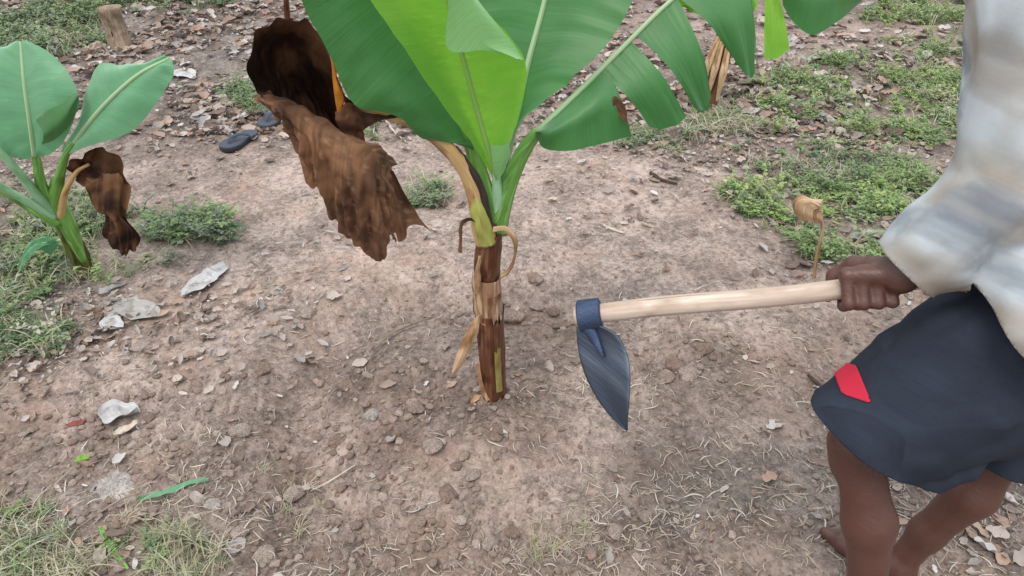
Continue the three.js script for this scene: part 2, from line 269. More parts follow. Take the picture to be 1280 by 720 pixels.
  strip([[-0.0937,0.1887,-1.5200], [-0.0931,0.1318,-1.5200], [-0.0833,0.0879,-1.5200], [-0.0729,0.0581,-1.5200]], [[-0.0850,0.1971,-1.5200], [-0.0821,0.1376,-1.5200], [-0.0722,0.0938,-1.5200], [-0.0619,0.0581,-1.5200]], 0.004, 8, M.tan);
  strip([[-0.0766,0.0500,-1.5641], [-0.1075,0.0500,-1.5478], [-0.1372,0.0450,-1.5147]], [[-0.0719,0.0450,-1.5531], [-0.0980,0.0450,-1.5306], [-0.1393,0.0350,-1.5062]], 0.006, 7, M.tan);
  strip([[0.0307,0.0300,-1.6787], [0.0256,0.0350,-1.6379], [0.0208,0.0250,-1.6147]], [[0.0426,0.0300,-1.6823], [0.0372,0.0350,-1.6345], [0.0277,0.0250,-1.6079]], 0.006, 9, M.husk);

  // leaf stalks
  const stalk = (pts, r, mat, name = 'petiole', label) => part(plant, name, tube(pts, r, 14, 40, { flat: 0.82, shape: (a) => 1 - 0.13 * Math.cos(a * 2) }), mat, plant, label);
  const oldStalk = stalk([[-0.0603,0.5417,-1.5550], [-0.0707,0.5896,-1.5500], [-0.0820,0.6651,-1.5500], [-0.1034,0.7394,-1.5450], [-0.1465,0.8065,-1.5350], [-0.2074,0.8591,-1.5300], [-0.2889,0.8921,-1.5200], [-0.3542,0.9133,-1.5200]], [0.024, 0.0235, 0.019, 0.0165, 0.015, 0.013, 0.010, 0.007], M.petioleOld, 'petiole', 'yellow brown withering stalk of the dead leaf');
  part(plant, 'green_foot', tube([[-0.0581,0.5477,-1.5490], [-0.0686,0.5909,-1.5440], [-0.0786,0.6435,-1.5430], [-0.0853,0.6761,-1.5450]], [0.0225, 0.0228, 0.0198, 0.010], 14, 24, { flat: 0.82, shape: (a, t) => 1 + 0.06 * noise2(a * 2, t * 5, 3) }), M.petioleLime, oldStalk, 'yellow green foot of the withering stalk');
  part(plant, 'scorched_edge', tube([[-0.0440,0.5842,-1.5480], [-0.0580,0.6440,-1.5420], [-0.0767,0.7147,-1.5420], [-0.1039,0.7714,-1.5400], [-0.1236,0.8061,-1.5360]], [0.004, 0.0075, 0.008, 0.006, 0.003], 8, 40, { shape: (a, t) => 1 + 0.4 * noise2(t * 14, a, 3) }), M.scorch, oldStalk);
  stalk([[-0.0468,0.5637,-1.5750], [-0.0535,0.6257,-1.5750], [-0.0708,0.7041,-1.5750], [-0.0904,0.7868,-1.5700], [-0.1198,0.8556,-1.5650]], [0.026, 0.022, 0.018, 0.015, 0.012], M.petiole);
  stalk([[-0.0369,0.5749,-1.5750], [-0.0342,0.6328,-1.5700], [-0.0353,0.6989,-1.5650], [-0.0383,0.7497,-1.5650]], [0.018, 0.014, 0.010, 0.008], M.petioleBlue);
  stalk([[-0.0331,0.5886,-1.5900], [-0.0268,0.6597,-1.6000], [-0.0188,0.7281,-1.6100], [0.0000,0.8094,-1.6300]], [0.014, 0.0125, 0.011, 0.009], M.petiole);
  stalk([[-0.0390,0.5637,-1.5750], [-0.0267,0.6257,-1.5750], [-0.0037,0.7016,-1.5800], [0.0275,0.7718,-1.5900], [0.0581,0.8144,-1.6000]], [0.025, 0.022, 0.018, 0.0155, 0.012], M.petiole);

  const leaf = (geo, mat, ribPts, ribR, ribMat, label) => { const b = part(plant, 'leaf', geo, mat, plant, label); if (ribPts) part(plant, 'midrib', tube(ribPts, ribR, 8, 40), ribMat, b); return b; };
  // broad dark leaf hanging to the left, its margin towards the dead leaf
  const r1 = [[-0.0698,0.7582,-1.5850], [-0.1141,0.8721,-1.5700], [-0.1802,1.0215,-1.5400], [-0.2310,1.1383,-1.5100], [-0.2672,1.2377,-1.4700]];
  leaf(blade(r1, [[-0.0861,0.8081,-1.5700], [-0.1297,0.8201,-1.5300], [-0.1729,0.8290,-1.5100], [-0.2023,0.8489,-1.4900], [-0.2179,0.8933,-1.4650], [-0.2565,0.9167,-1.4500], [-0.3028,0.9365,-1.4300], [-0.3227,0.9666,-1.4200], [-0.3334,1.0131,-1.4100], [-0.3441,1.0635,-1.4000], [-0.3615,1.1115,-1.3900], [-0.3738,1.1559,-1.3800], [-0.3806,1.2512,-1.3600]], null, { arch: [-0.01, 0.0, 0.035], seed: 4, wave: 0.006 }), M.leaf, r1, [0.008, 0.006, 0.004], M.rib, 'dark green leaf half hanging down');
  // bright young leaf, half unrolled
  const r2 = [[-0.0331,0.7178,-1.5600], [-0.0534,0.7982,-1.5450], [-0.0736,0.8881,-1.5300], [-0.0995,1.0179,-1.5000], [-0.1207,1.1335,-1.4700], [-0.1313,1.2233,-1.4400]];
  const young = leaf(blade(r2, [[-0.0423,0.7178,-1.5600], [-0.0844,0.8107,-1.5300], [-0.1333,0.9041,-1.4900], [-0.1972,1.0372,-1.4400], [-0.2542,1.1509,-1.4000], [-0.2970,1.2493,-1.3700]], [[-0.0257,0.7259,-1.5600], [-0.0070,0.8145,-1.5300], [0.0168,0.8981,-1.5050], [0.0291,0.9773,-1.4850], [0.0236,1.0275,-1.4700], [-0.0274,1.0934,-1.4550], [-0.0734,1.1551,-1.4400], [-0.1126,1.2272,-1.4200]], { arch: [0, 0, -0.02], seed: 8, wave: 0.003 }), M.leafYoung, r2, [0.006, 0.005, 0.0035], M.rib, 'bright yellow green young leaf half unrolled');
  part(plant, 'rolled_flap', sheet([[[0.0252,1.0212,-1.4700], [0.0000,1.0578,-1.4630], [-0.0274,1.0934,-1.4550], [-0.0734,1.1551,-1.4400], [-0.1126,1.2272,-1.4200]], [[0.0077,1.0294,-1.4450], [-0.0426,1.0617,-1.4350], [-0.0653,1.1090,-1.4250], [-0.0863,1.1680,-1.4150], [-0.1165,1.2310,-1.4000]], [[0.0219,1.0229,-1.4600], [-0.0519,1.0505,-1.4320], [-0.1199,1.0542,-1.4250], [-0.1157,1.1484,-1.4100], [-0.1309,1.2330,-1.3900]]], 26, 14, (u, v) => 0.002 * noise2(u * 5, v * 3, 3)), M.leafPale, young, 'pale curled-over margin');
  part(plant, 'rolled_base', sheet([[[-0.0329,0.7172,-1.5450], [-0.0428,0.7664,-1.5300], [-0.0471,0.8189,-1.5200]], [[-0.0180,0.7443,-1.5350], [-0.0194,0.7809,-1.5200], [-0.0261,0.8188,-1.5120]], [[-0.0108,0.7656,-1.5400], [-0.0035,0.7878,-1.5300], [-0.0070,0.8227,-1.5200]]], 12, 10, null), M.leafPale, young);
  // leaf standing behind, seen on its upper face
  const r3 = [[-0.0150,0.7281,-1.6100], [0.0092,0.8289,-1.6300], [0.0357,0.9485,-1.6600], [0.0700,1.0677,-1.7000], [0.0955,1.1835,-1.7300]];
  leaf(blade(r3, [[-0.0207,0.7281,-1.6100], [-0.0411,0.8165,-1.6600], [-0.0630,0.9286,-1.7200], [-0.0776,1.0612,-1.7600], [-0.0705,1.1870,-1.8000]], [[-0.0131,0.7281,-1.6100], [0.0216,0.8355,-1.6000], [0.0882,0.9008,-1.6000], [0.1432,0.9440,-1.6100], [0.1944,0.9901,-1.6300], [0.2329,1.0293,-1.6600], [0.2628,1.0870,-1.6900], [0.2728,1.1974,-1.7400]], { arch: [0, 0.008, -0.012], seed: 12, wave: 0.007 }), M.leaf, r3, [0.0085, 0.007, 0.005], M.ribPale, 'green upright leaf with a pale midrib');
  // long torn leaf reaching right: the blade hangs below the midrib in strips
  const r4 = [[0.0564,0.8105,-1.6000], [0.1433,0.8914,-1.6250], [0.2306,0.9700,-1.6600], [0.3529,1.0712,-1.7200], [0.4706,1.1382,-1.7800], [0.6222,1.1503,-1.8200], [0.7605,1.0948,-1.8400]];
  const torn = part(plant, 'leaf', tube(r4, [0.0085, 0.0068, 0.0058, 0.0048, 0.0038, 0.0025], 10, 60), M.ribPale, plant, 'long torn leaf arching over, its blade hanging in strips');
  const hang = (top, bot, s, mat = M.leaf, b = 0.03) => part(plant, 'leaf_strip', sheet([top, top.map((p, i) => V(p).lerp(V(bot[i]), 0.5).add(new THREE.Vector3(0.0, b * 0.6, b))), bot], 26, 22, (u, v) => 0.006 * v * noise2(u * 4, v * 3, s) + 0.0012 * noise2(u * 26, v * 1.5, s + 5), {}), mat, torn);
  const turnUV = (m) => { const a = m.geometry.attributes.uv; for (let i = 0; i < a.count; i++) a.setXY(i, a.getX(i), a.getY(i)); return m; };
  turnUV(hang([[0.0546,0.8086,-1.6000], [0.0904,0.8428,-1.6100], [0.1347,0.8840,-1.6250], [0.1784,0.9246,-1.6400], [0.2080,0.9501,-1.6500]], [[0.0510,0.8047,-1.6000], [0.0743,0.7865,-1.5750], [0.1224,0.7855,-1.5600], [0.1980,0.7985,-1.5700], [0.2718,0.8027,-1.6000]], 21));
  hang([[0.1925,0.9355,-1.6450], [0.2096,0.9519,-1.6500], [0.2274,0.9665,-1.6600], [0.2448,0.9817,-1.6680], [0.2620,0.9972,-1.6750]], [[0.3111,0.8279,-1.6000], [0.3339,0.8183,-1.6000], [0.3545,0.8200,-1.6050], [0.3762,0.8275,-1.6100], [0.3982,0.8407,-1.6200]], 22);
  hang([[0.2741,1.0080,-1.6800], [0.2935,1.0225,-1.6900], [0.3177,1.0422,-1.7000], [0.3426,1.0622,-1.7150], [0.3635,1.0784,-1.7250]], [[0.4139,0.8595,-1.6300], [0.4259,0.8519,-1.6300], [0.4392,0.8499,-1.6400], [0.4485,0.8613,-1.6400], [0.4556,0.8764,-1.6500]], 23);
  hang([[0.3635,1.0784,-1.7250], [0.4018,1.1035,-1.7400], [0.4335,1.1208,-1.7600], [0.4712,1.1349,-1.7800], [0.5078,1.1429,-1.7900]], [[0.4932,0.9564,-1.6800], [0.5150,0.9346,-1.6800], [0.5364,0.9161,-1.6800], [0.5522,0.9069,-1.6850], [0.5591,0.9164,-1.6900]], 24);
  hang([[0.4712,1.1349,-1.7800], [0.4932,1.1415,-1.7800], [0.5197,1.1462,-1.7900]], [[0.5343,1.0052,-1.7200], [0.5506,0.9656,-1.7200], [0.5735,0.9064,-1.7300]], 27, M.leaf, 0.01);
  hang([[0.5578,1.1475,-1.8000], [0.5632,1.1475,-1.8000], [0.5713,1.1473,-1.8100]], [[0.5845,0.9365,-1.7300], [0.6157,0.9384,-1.7300], [0.6407,0.9591,-1.7350]], 25, M.leafYoung, 0.012);
  hang([[0.5749,1.1473,-1.8100], [0.6312,1.1503,-1.8200], [0.6938,1.1281,-1.8300], [0.7605,1.0948,-1.8400], [0.8230,1.0557,-1.8400]], [[0.6055,1.0558,-1.7400], [0.6345,1.0208,-1.7400], [0.6869,0.9889,-1.7450], [0.7469,1.0126,-1.7700], [0.8241,1.0509,-1.8300]], 26);
  hang([[0.3445,1.0597,-1.7250], [0.3585,1.0687,-1.7300], [0.3725,1.0777,-1.7350]], [[0.3982,1.0524,-1.7400], [0.4150,1.0349,-1.7400], [0.4263,1.0314,-1.7400]], 28, M.leafYoung, 0.004);
  hang([[0.3963,0.9837,-1.7200], [0.4097,0.9656,-1.7200], [0.4196,0.9472,-1.7200]], [[0.4215,0.8477,-1.6600], [0.4420,0.8342,-1.6600], [0.4613,0.8438,-1.6700]], 29, M.leaf, 0.004);
  part(plant, 'withered_spot', sheet([[[0.2203,0.9017,-1.5830], [0.2310,0.9014,-1.5840], [0.2447,0.8889,-1.5880]], [[0.2251,0.8781,-1.5780], [0.2379,0.8755,-1.5800], [0.2531,0.8698,-1.5850]], [[0.2467,0.8522,-1.5780], [0.2546,0.8442,-1.5790], [0.2601,0.8482,-1.5830]]], 8, 8, (u, v) => 0.003 + 0.005 * noise2(u * 4, v * 4, 9)), M.dead, torn);

  // dead leaf: a cupped upper lobe and a pleated skirt
  const ruck = (a, s) => (u, v) => a * (noise2(u * 9, v * 3, s) + 0.7 * noise2(u * 20, v * 5, s + 1) + 0.4 * noise2(u * 34, v * 14, s + 2));
  const cup = part(plant, 'dead_leaf', sheet([
    [[-0.3115,0.8895,-1.5000], [-0.3319,0.9145,-1.4900], [-0.3414,0.9661,-1.4700], [-0.3553,1.0370,-1.4600], [-0.3699,1.0648,-1.4600], [-0.3894,1.0979,-1.4600], [-0.4239,1.1009,-1.4600], [-0.4607,1.0919,-1.4550], [-0.4926,1.0693,-1.4500], [-0.5103,1.0278,-1.4450], [-0.5111,0.9770,-1.4400], [-0.4872,0.9461,-1.4350]],
    [[-0.3237,0.8701,-1.5300], [-0.3575,0.8765,-1.5500], [-0.3798,0.9192,-1.5700], [-0.4041,0.9734,-1.5750], [-0.4236,1.0006,-1.5750], [-0.4439,1.0206,-1.5750], [-0.4686,1.0254,-1.5700], [-0.4954,1.0170,-1.5650], [-0.5158,1.0002,-1.5550], [-0.5238,0.9750,-1.5300], [-0.5122,0.9521,-1.4900], [-0.4833,0.9370,-1.4500]],
    [[-0.3226,0.8470,-1.5500], [-0.3633,0.8302,-1.5900], [-0.4000,0.8407,-1.6200], [-0.4279,0.8633,-1.6300], [-0.4506,0.8877,-1.6350], [-0.4714,0.9080,-1.6300], [-0.4915,0.9226,-1.6200], [-0.5029,0.9297,-1.6000], [-0.5085,0.9333,-1.5700], [-0.5074,0.9338,-1.5400], [-0.4934,0.9348,-1.5000], [-0.4736,0.9331,-1.4600]],
    [[-0.3084,0.8093,-1.5000], [-0.3336,0.8001,-1.5200], [-0.3591,0.8069,-1.5300], [-0.3883,0.8138,-1.5400], [-0.4108,0.8289,-1.5400], [-0.4303,0.8481,-1.5300], [-0.4459,0.8669,-1.5200], [-0.4582,0.8819,-1.5100], [-0.4659,0.8951,-1.4950], [-0.4699,0.9081,-1.4800], [-0.4711,0.9175,-1.4650], [-0.4692,0.9252,-1.4500]],
  ], 70, 30, ruck(0.008, 61)), M.deadDark, plant, 'curled dry brown dead leaf');
  const skirtTop = [[-0.5020,0.9591,-1.4400], [-0.4792,0.9506,-1.4320], [-0.4569,0.9455,-1.4280], [-0.4335,0.9372,-1.4240], [-0.4053,0.9187,-1.4200], [-0.3769,0.8988,-1.4150], [-0.3421,0.8778,-1.4120], [-0.3093,0.8590,-1.4150], [-0.2810,0.8397,-1.4300], [-0.2666,0.8122,-1.4500], [-0.2602,0.7820,-1.4700]];
  const skirtBot = [[-0.4975,0.9492,-1.4400], [-0.4784,0.9257,-1.4360], [-0.4594,0.8976,-1.4300], [-0.4375,0.8456,-1.4250], [-0.4175,0.7905,-1.4150], [-0.3976,0.7162,-1.4050], [-0.3727,0.6707,-1.3950], [-0.3384,0.6332,-1.3900], [-0.2954,0.6104,-1.3900], [-0.2674,0.6373,-1.4100], [-0.2626,0.6416,-1.4300]];
  const roll = skirtTop.map((p, i) => V(p).add(V([0.004, -0.012, -0.05])));
  const edge = (g, amp, s) => { const p = g.attributes.position, uvs = g.attributes.uv; const b = g.userData; return g; };
  const ragged = (bot, s, k) => { const c = new THREE.CatmullRomCurve3(bot.map(V), false, 'centripetal'), o = []; for (let i = 0; i <= 46; i++) { const t = i / 46, p = c.getPoint(t); p.y += k * (noise2(t * 30, 1, s) + 0.6 * noise2(t * 70, 2, s)) * sstep(0, 0.2, t); o.push(p); } return o; };
  const mid = (a, b, t, off) => a.map((p, i) => V(p).lerp(V(b[i]), t).add(V(off)));
  const pleat = (u, v) => sstep(0.2, 0.75, v) * sstep(0, 0.25, u) * (0.006 * Math.sin(u * 46 - v * 5 + 4.5 * noise2(u * 6, v * 2, 3)) + 0.014 * (0.4 - Math.abs(noise2(u * 19 - v * 3, v * 4, 71))) * 1.4 + 0.007 * (0.4 - Math.abs(noise2(u * 42, v * 11, 72)))) + 0.009 * (0.4 - Math.abs(noise2(u * 13 + v * 3, v * 8, 73)));
  part(plant, 'dead_leaf_skirt', sheet([roll, skirtTop, mid(skirtTop, skirtBot, 0.28, [0, 0.012, 0.028]), mid(skirtTop, skirtBot, 0.62, [0, 0.006, 0.022]), ragged(skirtBot, 3, 0.016)], 120, 48, pleat), M.dead, cup, 'pleated paler brown lower half');
  const panelL = [[-0.2857,0.7970,-1.4780], [-0.2857,0.7410,-1.4750], [-0.2875,0.6908,-1.4650], [-0.2922,0.6212,-1.4500]], panelR = [[-0.2588,0.7684,-1.4900], [-0.2375,0.7001,-1.5000], [-0.2186,0.6632,-1.5000], [-0.1896,0.6185,-1.4900]];
  const low = [[-0.2927,0.6170,-1.4500], [-0.2630,0.6329,-1.4550], [-0.2561,0.6076,-1.4550], [-0.2416,0.6152,-1.4600], [-0.2334,0.6408,-1.4700], [-0.2094,0.6370,-1.4800], [-0.1898,0.6142,-1.4900]];
  const across = (a, b, n) => { const o = []; for (let i = 0; i < n; i++) o.push(V(a).lerp(V(b), i / (n - 1))); return o; };
  part(plant, 'dead_leaf_panel', sheet([across(panelL[0], panelR[0], 7), across(panelL[1], panelR[1], 7), across(panelL[2], panelR[2], 7), low], 30, 22, (u, v) => 0.004 * noise2(u * 6, v * 4, 5) + 0.002 * noise2(u * 20, v * 9, 6)), M.dead, cup);
  part(plant, 'yellow_margin', sheet([[[-0.3516,1.0495,-1.4500], [-0.3523,0.9993,-1.4500], [-0.3545,0.9551,-1.4550], [-0.3599,0.9175,-1.4650]], [[-0.3473,1.0504,-1.4370], [-0.3456,0.9995,-1.4400], [-0.3452,0.9596,-1.4430], [-0.3554,0.9169,-1.4580]], [[-0.3469,1.0464,-1.4400], [-0.3425,0.9921,-1.4430], [-0.3381,0.9478,-1.4480], [-0.3524,0.9178,-1.4600]]], 16, 8, (u, v) => 0.004 * noise2(u * 5, v * 2, 4)), M.yellow, cup, 'orange yellow streak along the dead leaf edge');
  part(plant, 'withered_tip', sheet([[[-0.3673,0.9081,-1.4800], [-0.3339,0.9307,-1.4750], [-0.3109,0.9098,-1.4800], [-0.2704,0.8989,-1.4900], [-0.2352,0.8948,-1.5000]], [[-0.3644,0.8913,-1.4700], [-0.3293,0.9003,-1.4650], [-0.3071,0.8927,-1.4750], [-0.2711,0.8918,-1.4900], [-0.2355,0.8913,-1.5000]], [[-0.3621,0.8729,-1.4800], [-0.3265,0.8622,-1.4800], [-0.3023,0.8744,-1.4850], [-0.2683,0.8865,-1.4900], [-0.2358,0.8877,-1.5000]]], 26, 10, ruck(0.003, 81)), M.deadDark, cup);
}

// ---------------------------------------------------------------- the small banana plant at the left
{
  const b = [-1.5407,0.0000,-2.2529], g = thing('small_banana_plant', 'small leaning banana plant with two pale green leaves among weeds', 'plant', [b[0], groundY(b[0], b[2]) - 0.02, b[2]]);
  M.stemGreen = dry(rep(streak(rgb(84, 92, 48), rgb(120, 132, 66), rgb(60, 44, 30), 191, 16), 5, 2.2), { roughness: 0.55 });
  part(g, 'pseudostem', tube([[-1.5294,-0.0191,-2.2400], [-1.5243,0.0695,-2.2300], [-1.5200,0.1862,-2.2100], [-1.5088,0.2843,-2.1900], [-1.5000,0.3404,-2.1800]], [0.036, 0.033, 0.030, 0.027, 0.024], 18, 40, { shape: (a, t) => 1 + 0.08 * noise2(a * 2, t * 8, 3) }), M.stemGreen);
  part(g, 'green_sheath', tube([[-1.5072,0.0658,-2.2150], [-1.4947,0.2031,-2.1920], [-1.4913,0.2899,-2.1800], [-1.4793,0.3484,-2.1650], [-1.4441,0.4136,-2.1500]], [0.012, 0.027, 0.026, 0.024, 0.019], 14, 30), M.petiole);
  const st = (pts, r, m) => part(g, 'petiole', tube(pts, r, 12, 26, { flat: 0.8 }), m);
  st([[-1.5125,0.2899,-2.1800], [-1.4951,0.3989,-2.1400], [-1.4574,0.5018,-2.1100], [-1.4434,0.5591,-2.1000]], [0.024, 0.018, 0.013, 0.010], M.petiole);
  st([[-1.4878,0.3163,-2.1700], [-1.4256,0.4237,-2.1300], [-1.3580,0.5198,-2.1000], [-1.3062,0.5732,-2.0800]], [0.022, 0.017, 0.012, 0.009], M.petiole);
  st([[-1.5172,0.2774,-2.1700], [-1.5155,0.3979,-2.1200], [-1.5191,0.5027,-2.0800], [-1.5610,0.6601,-2.0400]], [0.020, 0.016, 0.014, 0.011], M.petioleBlue);
  st([[-1.5144,0.2710,-2.1600], [-1.5402,0.3577,-2.1100], [-1.5674,0.4266,-2.0700], [-1.6207,0.5444,-2.0200]], [0.020, 0.016, 0.014, 0.010], M.petioleBlue);
  st([[-1.5070,0.2467,-2.1600], [-1.5429,0.3232,-2.1200], [-1.5855,0.4023,-2.0900], [-1.6614,0.4908,-2.0500]], [0.018, 0.015, 0.013, 0.010], M.petiole);
  st([[-1.4949,0.2653,-2.1700], [-1.4366,0.3617,-2.1400], [-1.3880,0.4234,-2.1250], [-1.3510,0.4594,-2.1250], [-1.3121,0.4788,-2.1300]], [0.014, 0.012, 0.010, 0.008, 0.006], M.petioleOld);
  const leaf = (geo, ribPts, mat = M.leaf, label) => { const l = part(g, 'leaf', geo, mat, g, label); part(g, 'midrib', tube(ribPts, [0.008, 0.0065, 0.004], 8, 30), M.ribPale, l); };
  const pale = M.leafBroad = leafMat(leafTex(rgb(96, 164, 116), rgb(128, 188, 142), rgb(82, 150, 100), 61), { transmission: 0.4 });
  const ra = [[-1.4529,0.5198,-2.1000], [-1.4181,0.6395,-2.0900], [-1.4031,0.7526,-2.1100], [-1.4036,0.8471,-2.1600]];
  leaf(blade(ra, [[-1.4700,0.5065,-2.1000], [-1.5476,0.5330,-2.1000], [-1.5983,0.6271,-2.1200], [-1.5964,0.7349,-2.1600], [-1.5116,0.8110,-2.1800], [-1.4230,0.8463,-2.1700]], [[-1.4437,0.5118,-2.1000], [-1.3676,0.5480,-2.0900], [-1.2641,0.6560,-2.0500], [-1.2258,0.7229,-2.0500], [-1.2499,0.7817,-2.0800], [-1.3079,0.8277,-2.1200], [-1.3781,0.8524,-2.1500]], { arch: [0, 0.02, 0.015], seed: 33, wave: 0.006 }), ra, pale, 'upright broad leaf with a bright curled margin');
  part(g, 'curled_margin', sheet([[[-1.4086,0.5606,-2.0850], [-1.3356,0.5972,-2.0600], [-1.2642,0.6552,-2.0400], [-1.2266,0.7201,-2.0450]], [[-1.3677,0.6116,-2.0500], [-1.3071,0.6497,-2.0300], [-1.2512,0.6921,-2.0200], [-1.2228,0.7314,-2.0400]], [[-1.3916,0.6457,-2.0750], [-1.3277,0.6849,-2.0500], [-1.2644,0.7145,-2.0350], [-1.2245,0.7377,-2.0480]]], 18, 10, (u, v) => 0.003 * noise2(u * 5, v * 3, 3)), M.leaf, g, 'bright curled margin of the upright leaf');
  const rb = [[-1.3505,0.5277,-2.1000], [-1.2396,0.6322,-2.0600], [-1.1219,0.7305,-2.0300], [-1.0188,0.8024,-2.0200], [-0.9290,0.8443,-2.0200]];
  leaf(blade(rb, [[-1.3681,0.5330,-2.1000], [-1.3034,0.6103,-2.1000], [-1.2148,0.7373,-2.1000], [-1.1614,0.8047,-2.1000], [-1.0966,0.8113,-2.0800], [-1.0329,0.8190,-2.0500], [-0.9391,0.8551,-2.0200]], [[-1.3401,0.5297,-2.0900], [-1.2376,0.5809,-2.0400], [-1.0915,0.6381,-2.0000], [-1.0114,0.6995,-1.9900], [-0.9486,0.7683,-1.9900], [-0.9132,0.8181,-2.0000], [-0.9230,0.8421,-2.0200]], { arch: [0, 0.012, 0.01], seed: 37, wave: 0.006 }), rb, pale, 'broad leaf leaning to the path');
  leaf(blade([[-1.6017,0.0953,-2.2000], [-1.6163,0.1341,-2.1800], [-1.6566,0.1145,-2.1700], [-1.7081,0.0652,-2.1700]], [[-1.5503,0.1475,-2.2000], [-1.5875,0.1534,-2.1800], [-1.6357,0.1273,-2.1600], [-1.7027,0.0652,-2.1600]], [[-1.5382,0.1667,-2.2000], [-1.5900,0.1759,-2.1900], [-1.6511,0.1437,-2.1800], [-1.7084,0.0718,-2.1700]], { seed: 39 }), [[-1.5240,0.1603,-2.2000], [-1.5788,0.1603,-2.2000], [-1.6094,0.1534,-2.1800]], pale, 'small bright side leaf');
  const ruck = (a, s) => (u, v) => a * (noise2(u * 8, v * 3, s) + 0.7 * noise2(u * 18, v * 6, s + 1));
  const top = [[-1.3845,0.4563,-2.1200], [-1.3399,0.5012,-2.1000], [-1.2891,0.5376,-2.0900], [-1.2464,0.5506,-2.0900], [-1.2021,0.5396,-2.0800], [-1.1817,0.4948,-2.0800], [-1.1788,0.4297,-2.0800]];
  const m1 = [[-1.3853,0.4220,-2.1500], [-1.3559,0.4499,-2.1500], [-1.3176,0.4747,-2.1500], [-1.2849,0.4849,-2.1400], [-1.2550,0.4706,-2.1300], [-1.2342,0.4426,-2.1200], [-1.2176,0.4027,-2.1000]];
  const m2 = [[-1.3469,0.4035,-2.1200], [-1.3264,0.4204,-2.1200], [-1.3027,0.4315,-2.1200], [-1.2749,0.4420,-2.1100], [-1.2524,0.4361,-2.1000], [-1.2400,0.4135,-2.0900], [-1.2293,0.3852,-2.0800]];
  const dl = part(g, 'dead_leaf', sheet([top, m1, m2], 40, 20, ruck(0.010, 91)), M.deadDark, g, 'curled dark brown dead leaf');
  const a1 = [[-1.3360,0.4083,-2.1000], [-1.2896,0.4382,-2.0850], [-1.2391,0.4596,-2.0750], [-1.1970,0.4621,-2.0700], [-1.1788,0.4297,-2.0800]], a2 = [[-1.3412,0.3459,-2.1000], [-1.3069,0.3454,-2.0800], [-1.2608,0.3678,-2.0600], [-1.2183,0.3790,-2.0500], [-1.1985,0.3678,-2.0600]], a3 = [[-1.2994,0.3168,-2.1000], [-1.2772,0.3107,-2.0800], [-1.2465,0.3163,-2.0600], [-1.2279,0.3279,-2.0600], [-1.2204,0.3164,-2.0700]], a4 = [[-1.3394,0.2336,-2.1200], [-1.3020,0.2273,-2.0900], [-1.2610,0.2455,-2.0800], [-1.2248,0.2634,-2.0800], [-1.2131,0.2334,-2.1000]], a5 = [[-1.3263,0.1904,-2.1200], [-1.3099,0.1779,-2.1100], [-1.2881,0.1655,-2.1000], [-1.2651,0.1717,-2.1000], [-1.2356,0.1966,-2.1100]];
  part(g, 'dead_leaf_tail', sheet([[[-1.3414,0.4285,-2.1150], [-1.3030,0.4476,-2.1100], [-1.2588,0.4635,-2.1000], [-1.2233,0.4521,-2.0900], [-1.2122,0.4161,-2.0850]], a1, a2, a3, a4, a5], 34, 48, ruck(0.011, 95)), M.deadDark, dl);
}

// ---------------------------------------------------------------- implicit surfaces for the body and the clothes
function nets(f, lo, hi, cell) {
  const n = [0, 1, 2].map((i) => Math.ceil((hi[i] - lo[i]) / cell) + 1), [nx, ny, nz] = n, v = new Float32Array(nx * ny * nz), id = new Int32Array(nx * ny * nz).fill(-1), at = (i, j, k) => (k * ny + j) * nx + i;
  for (let k = 0; k < nz; k++) for (let j = 0; j < ny; j++) for (let i = 0; i < nx; i++) v[at(i, j, k)] = f(lo[0] + i * cell, lo[1] + j * cell, lo[2] + k * cell);
  const pos = [], idx = [];
  for (let k = 0; k < nz - 1; k++) for (let j = 0; j < ny - 1; j++) for (let i = 0; i < nx - 1; i++) {
    let c = 0, sx = 0, sy = 0, sz = 0;
    const e = (a, b, d, a2, b2, d2) => { const p = v[at(i + a, j + b, k + d)], q = v[at(i + a2, j + b2, k + d2)]; if ((p < 0) !== (q < 0)) { const t = p / (p - q); sx += a + (a2 - a) * t; sy += b + (b2 - b) * t; sz += d + (d2 - d) * t; c++; } };
    for (let a = 0; a < 2; a++) for (let b = 0; b < 2; b++) { e(0, a, b, 1, a, b); e(a, 0, b, a, 1, b); e(a, b, 0, a, b, 1); }
    if (c) { id[at(i, j, k)] = pos.length / 3; pos.push(lo[0] + (i + sx / c) * cell, lo[1] + (j + sy / c) * cell, lo[2] + (k + sz / c) * cell); }
  }
  const quad = (a, b, c, d, flip) => { if (a < 0 || b < 0 || c < 0 || d < 0) return; flip ? idx.push(a, c, b, a, d, c) : idx.push(a, b, c, a, c, d); };
  for (let k = 1; k < nz - 1; k++) for (let j = 1; j < ny - 1; j++) for (let i = 1; i < nx - 1; i++) {
    const s = v[at(i, j, k)] < 0;
    if (s !== (v[at(i + 1, j, k)] < 0)) quad(id[at(i, j - 1, k - 1)], id[at(i, j, k - 1)], id[at(i, j, k)], id[at(i, j - 1, k)], !s);
    if (s !== (v[at(i, j + 1, k)] < 0)) quad(id[at(i - 1, j, k - 1)], id[at(i - 1, j, k)], id[at(i, j, k)], id[at(i, j, k - 1)], !s);
    if (s !== (v[at(i, j, k + 1)] < 0)) quad(id[at(i - 1, j - 1, k)], id[at(i, j - 1, k)], id[at(i, j, k)], id[at(i - 1, j, k)], !s);
  }
  return { pos, idx };
}
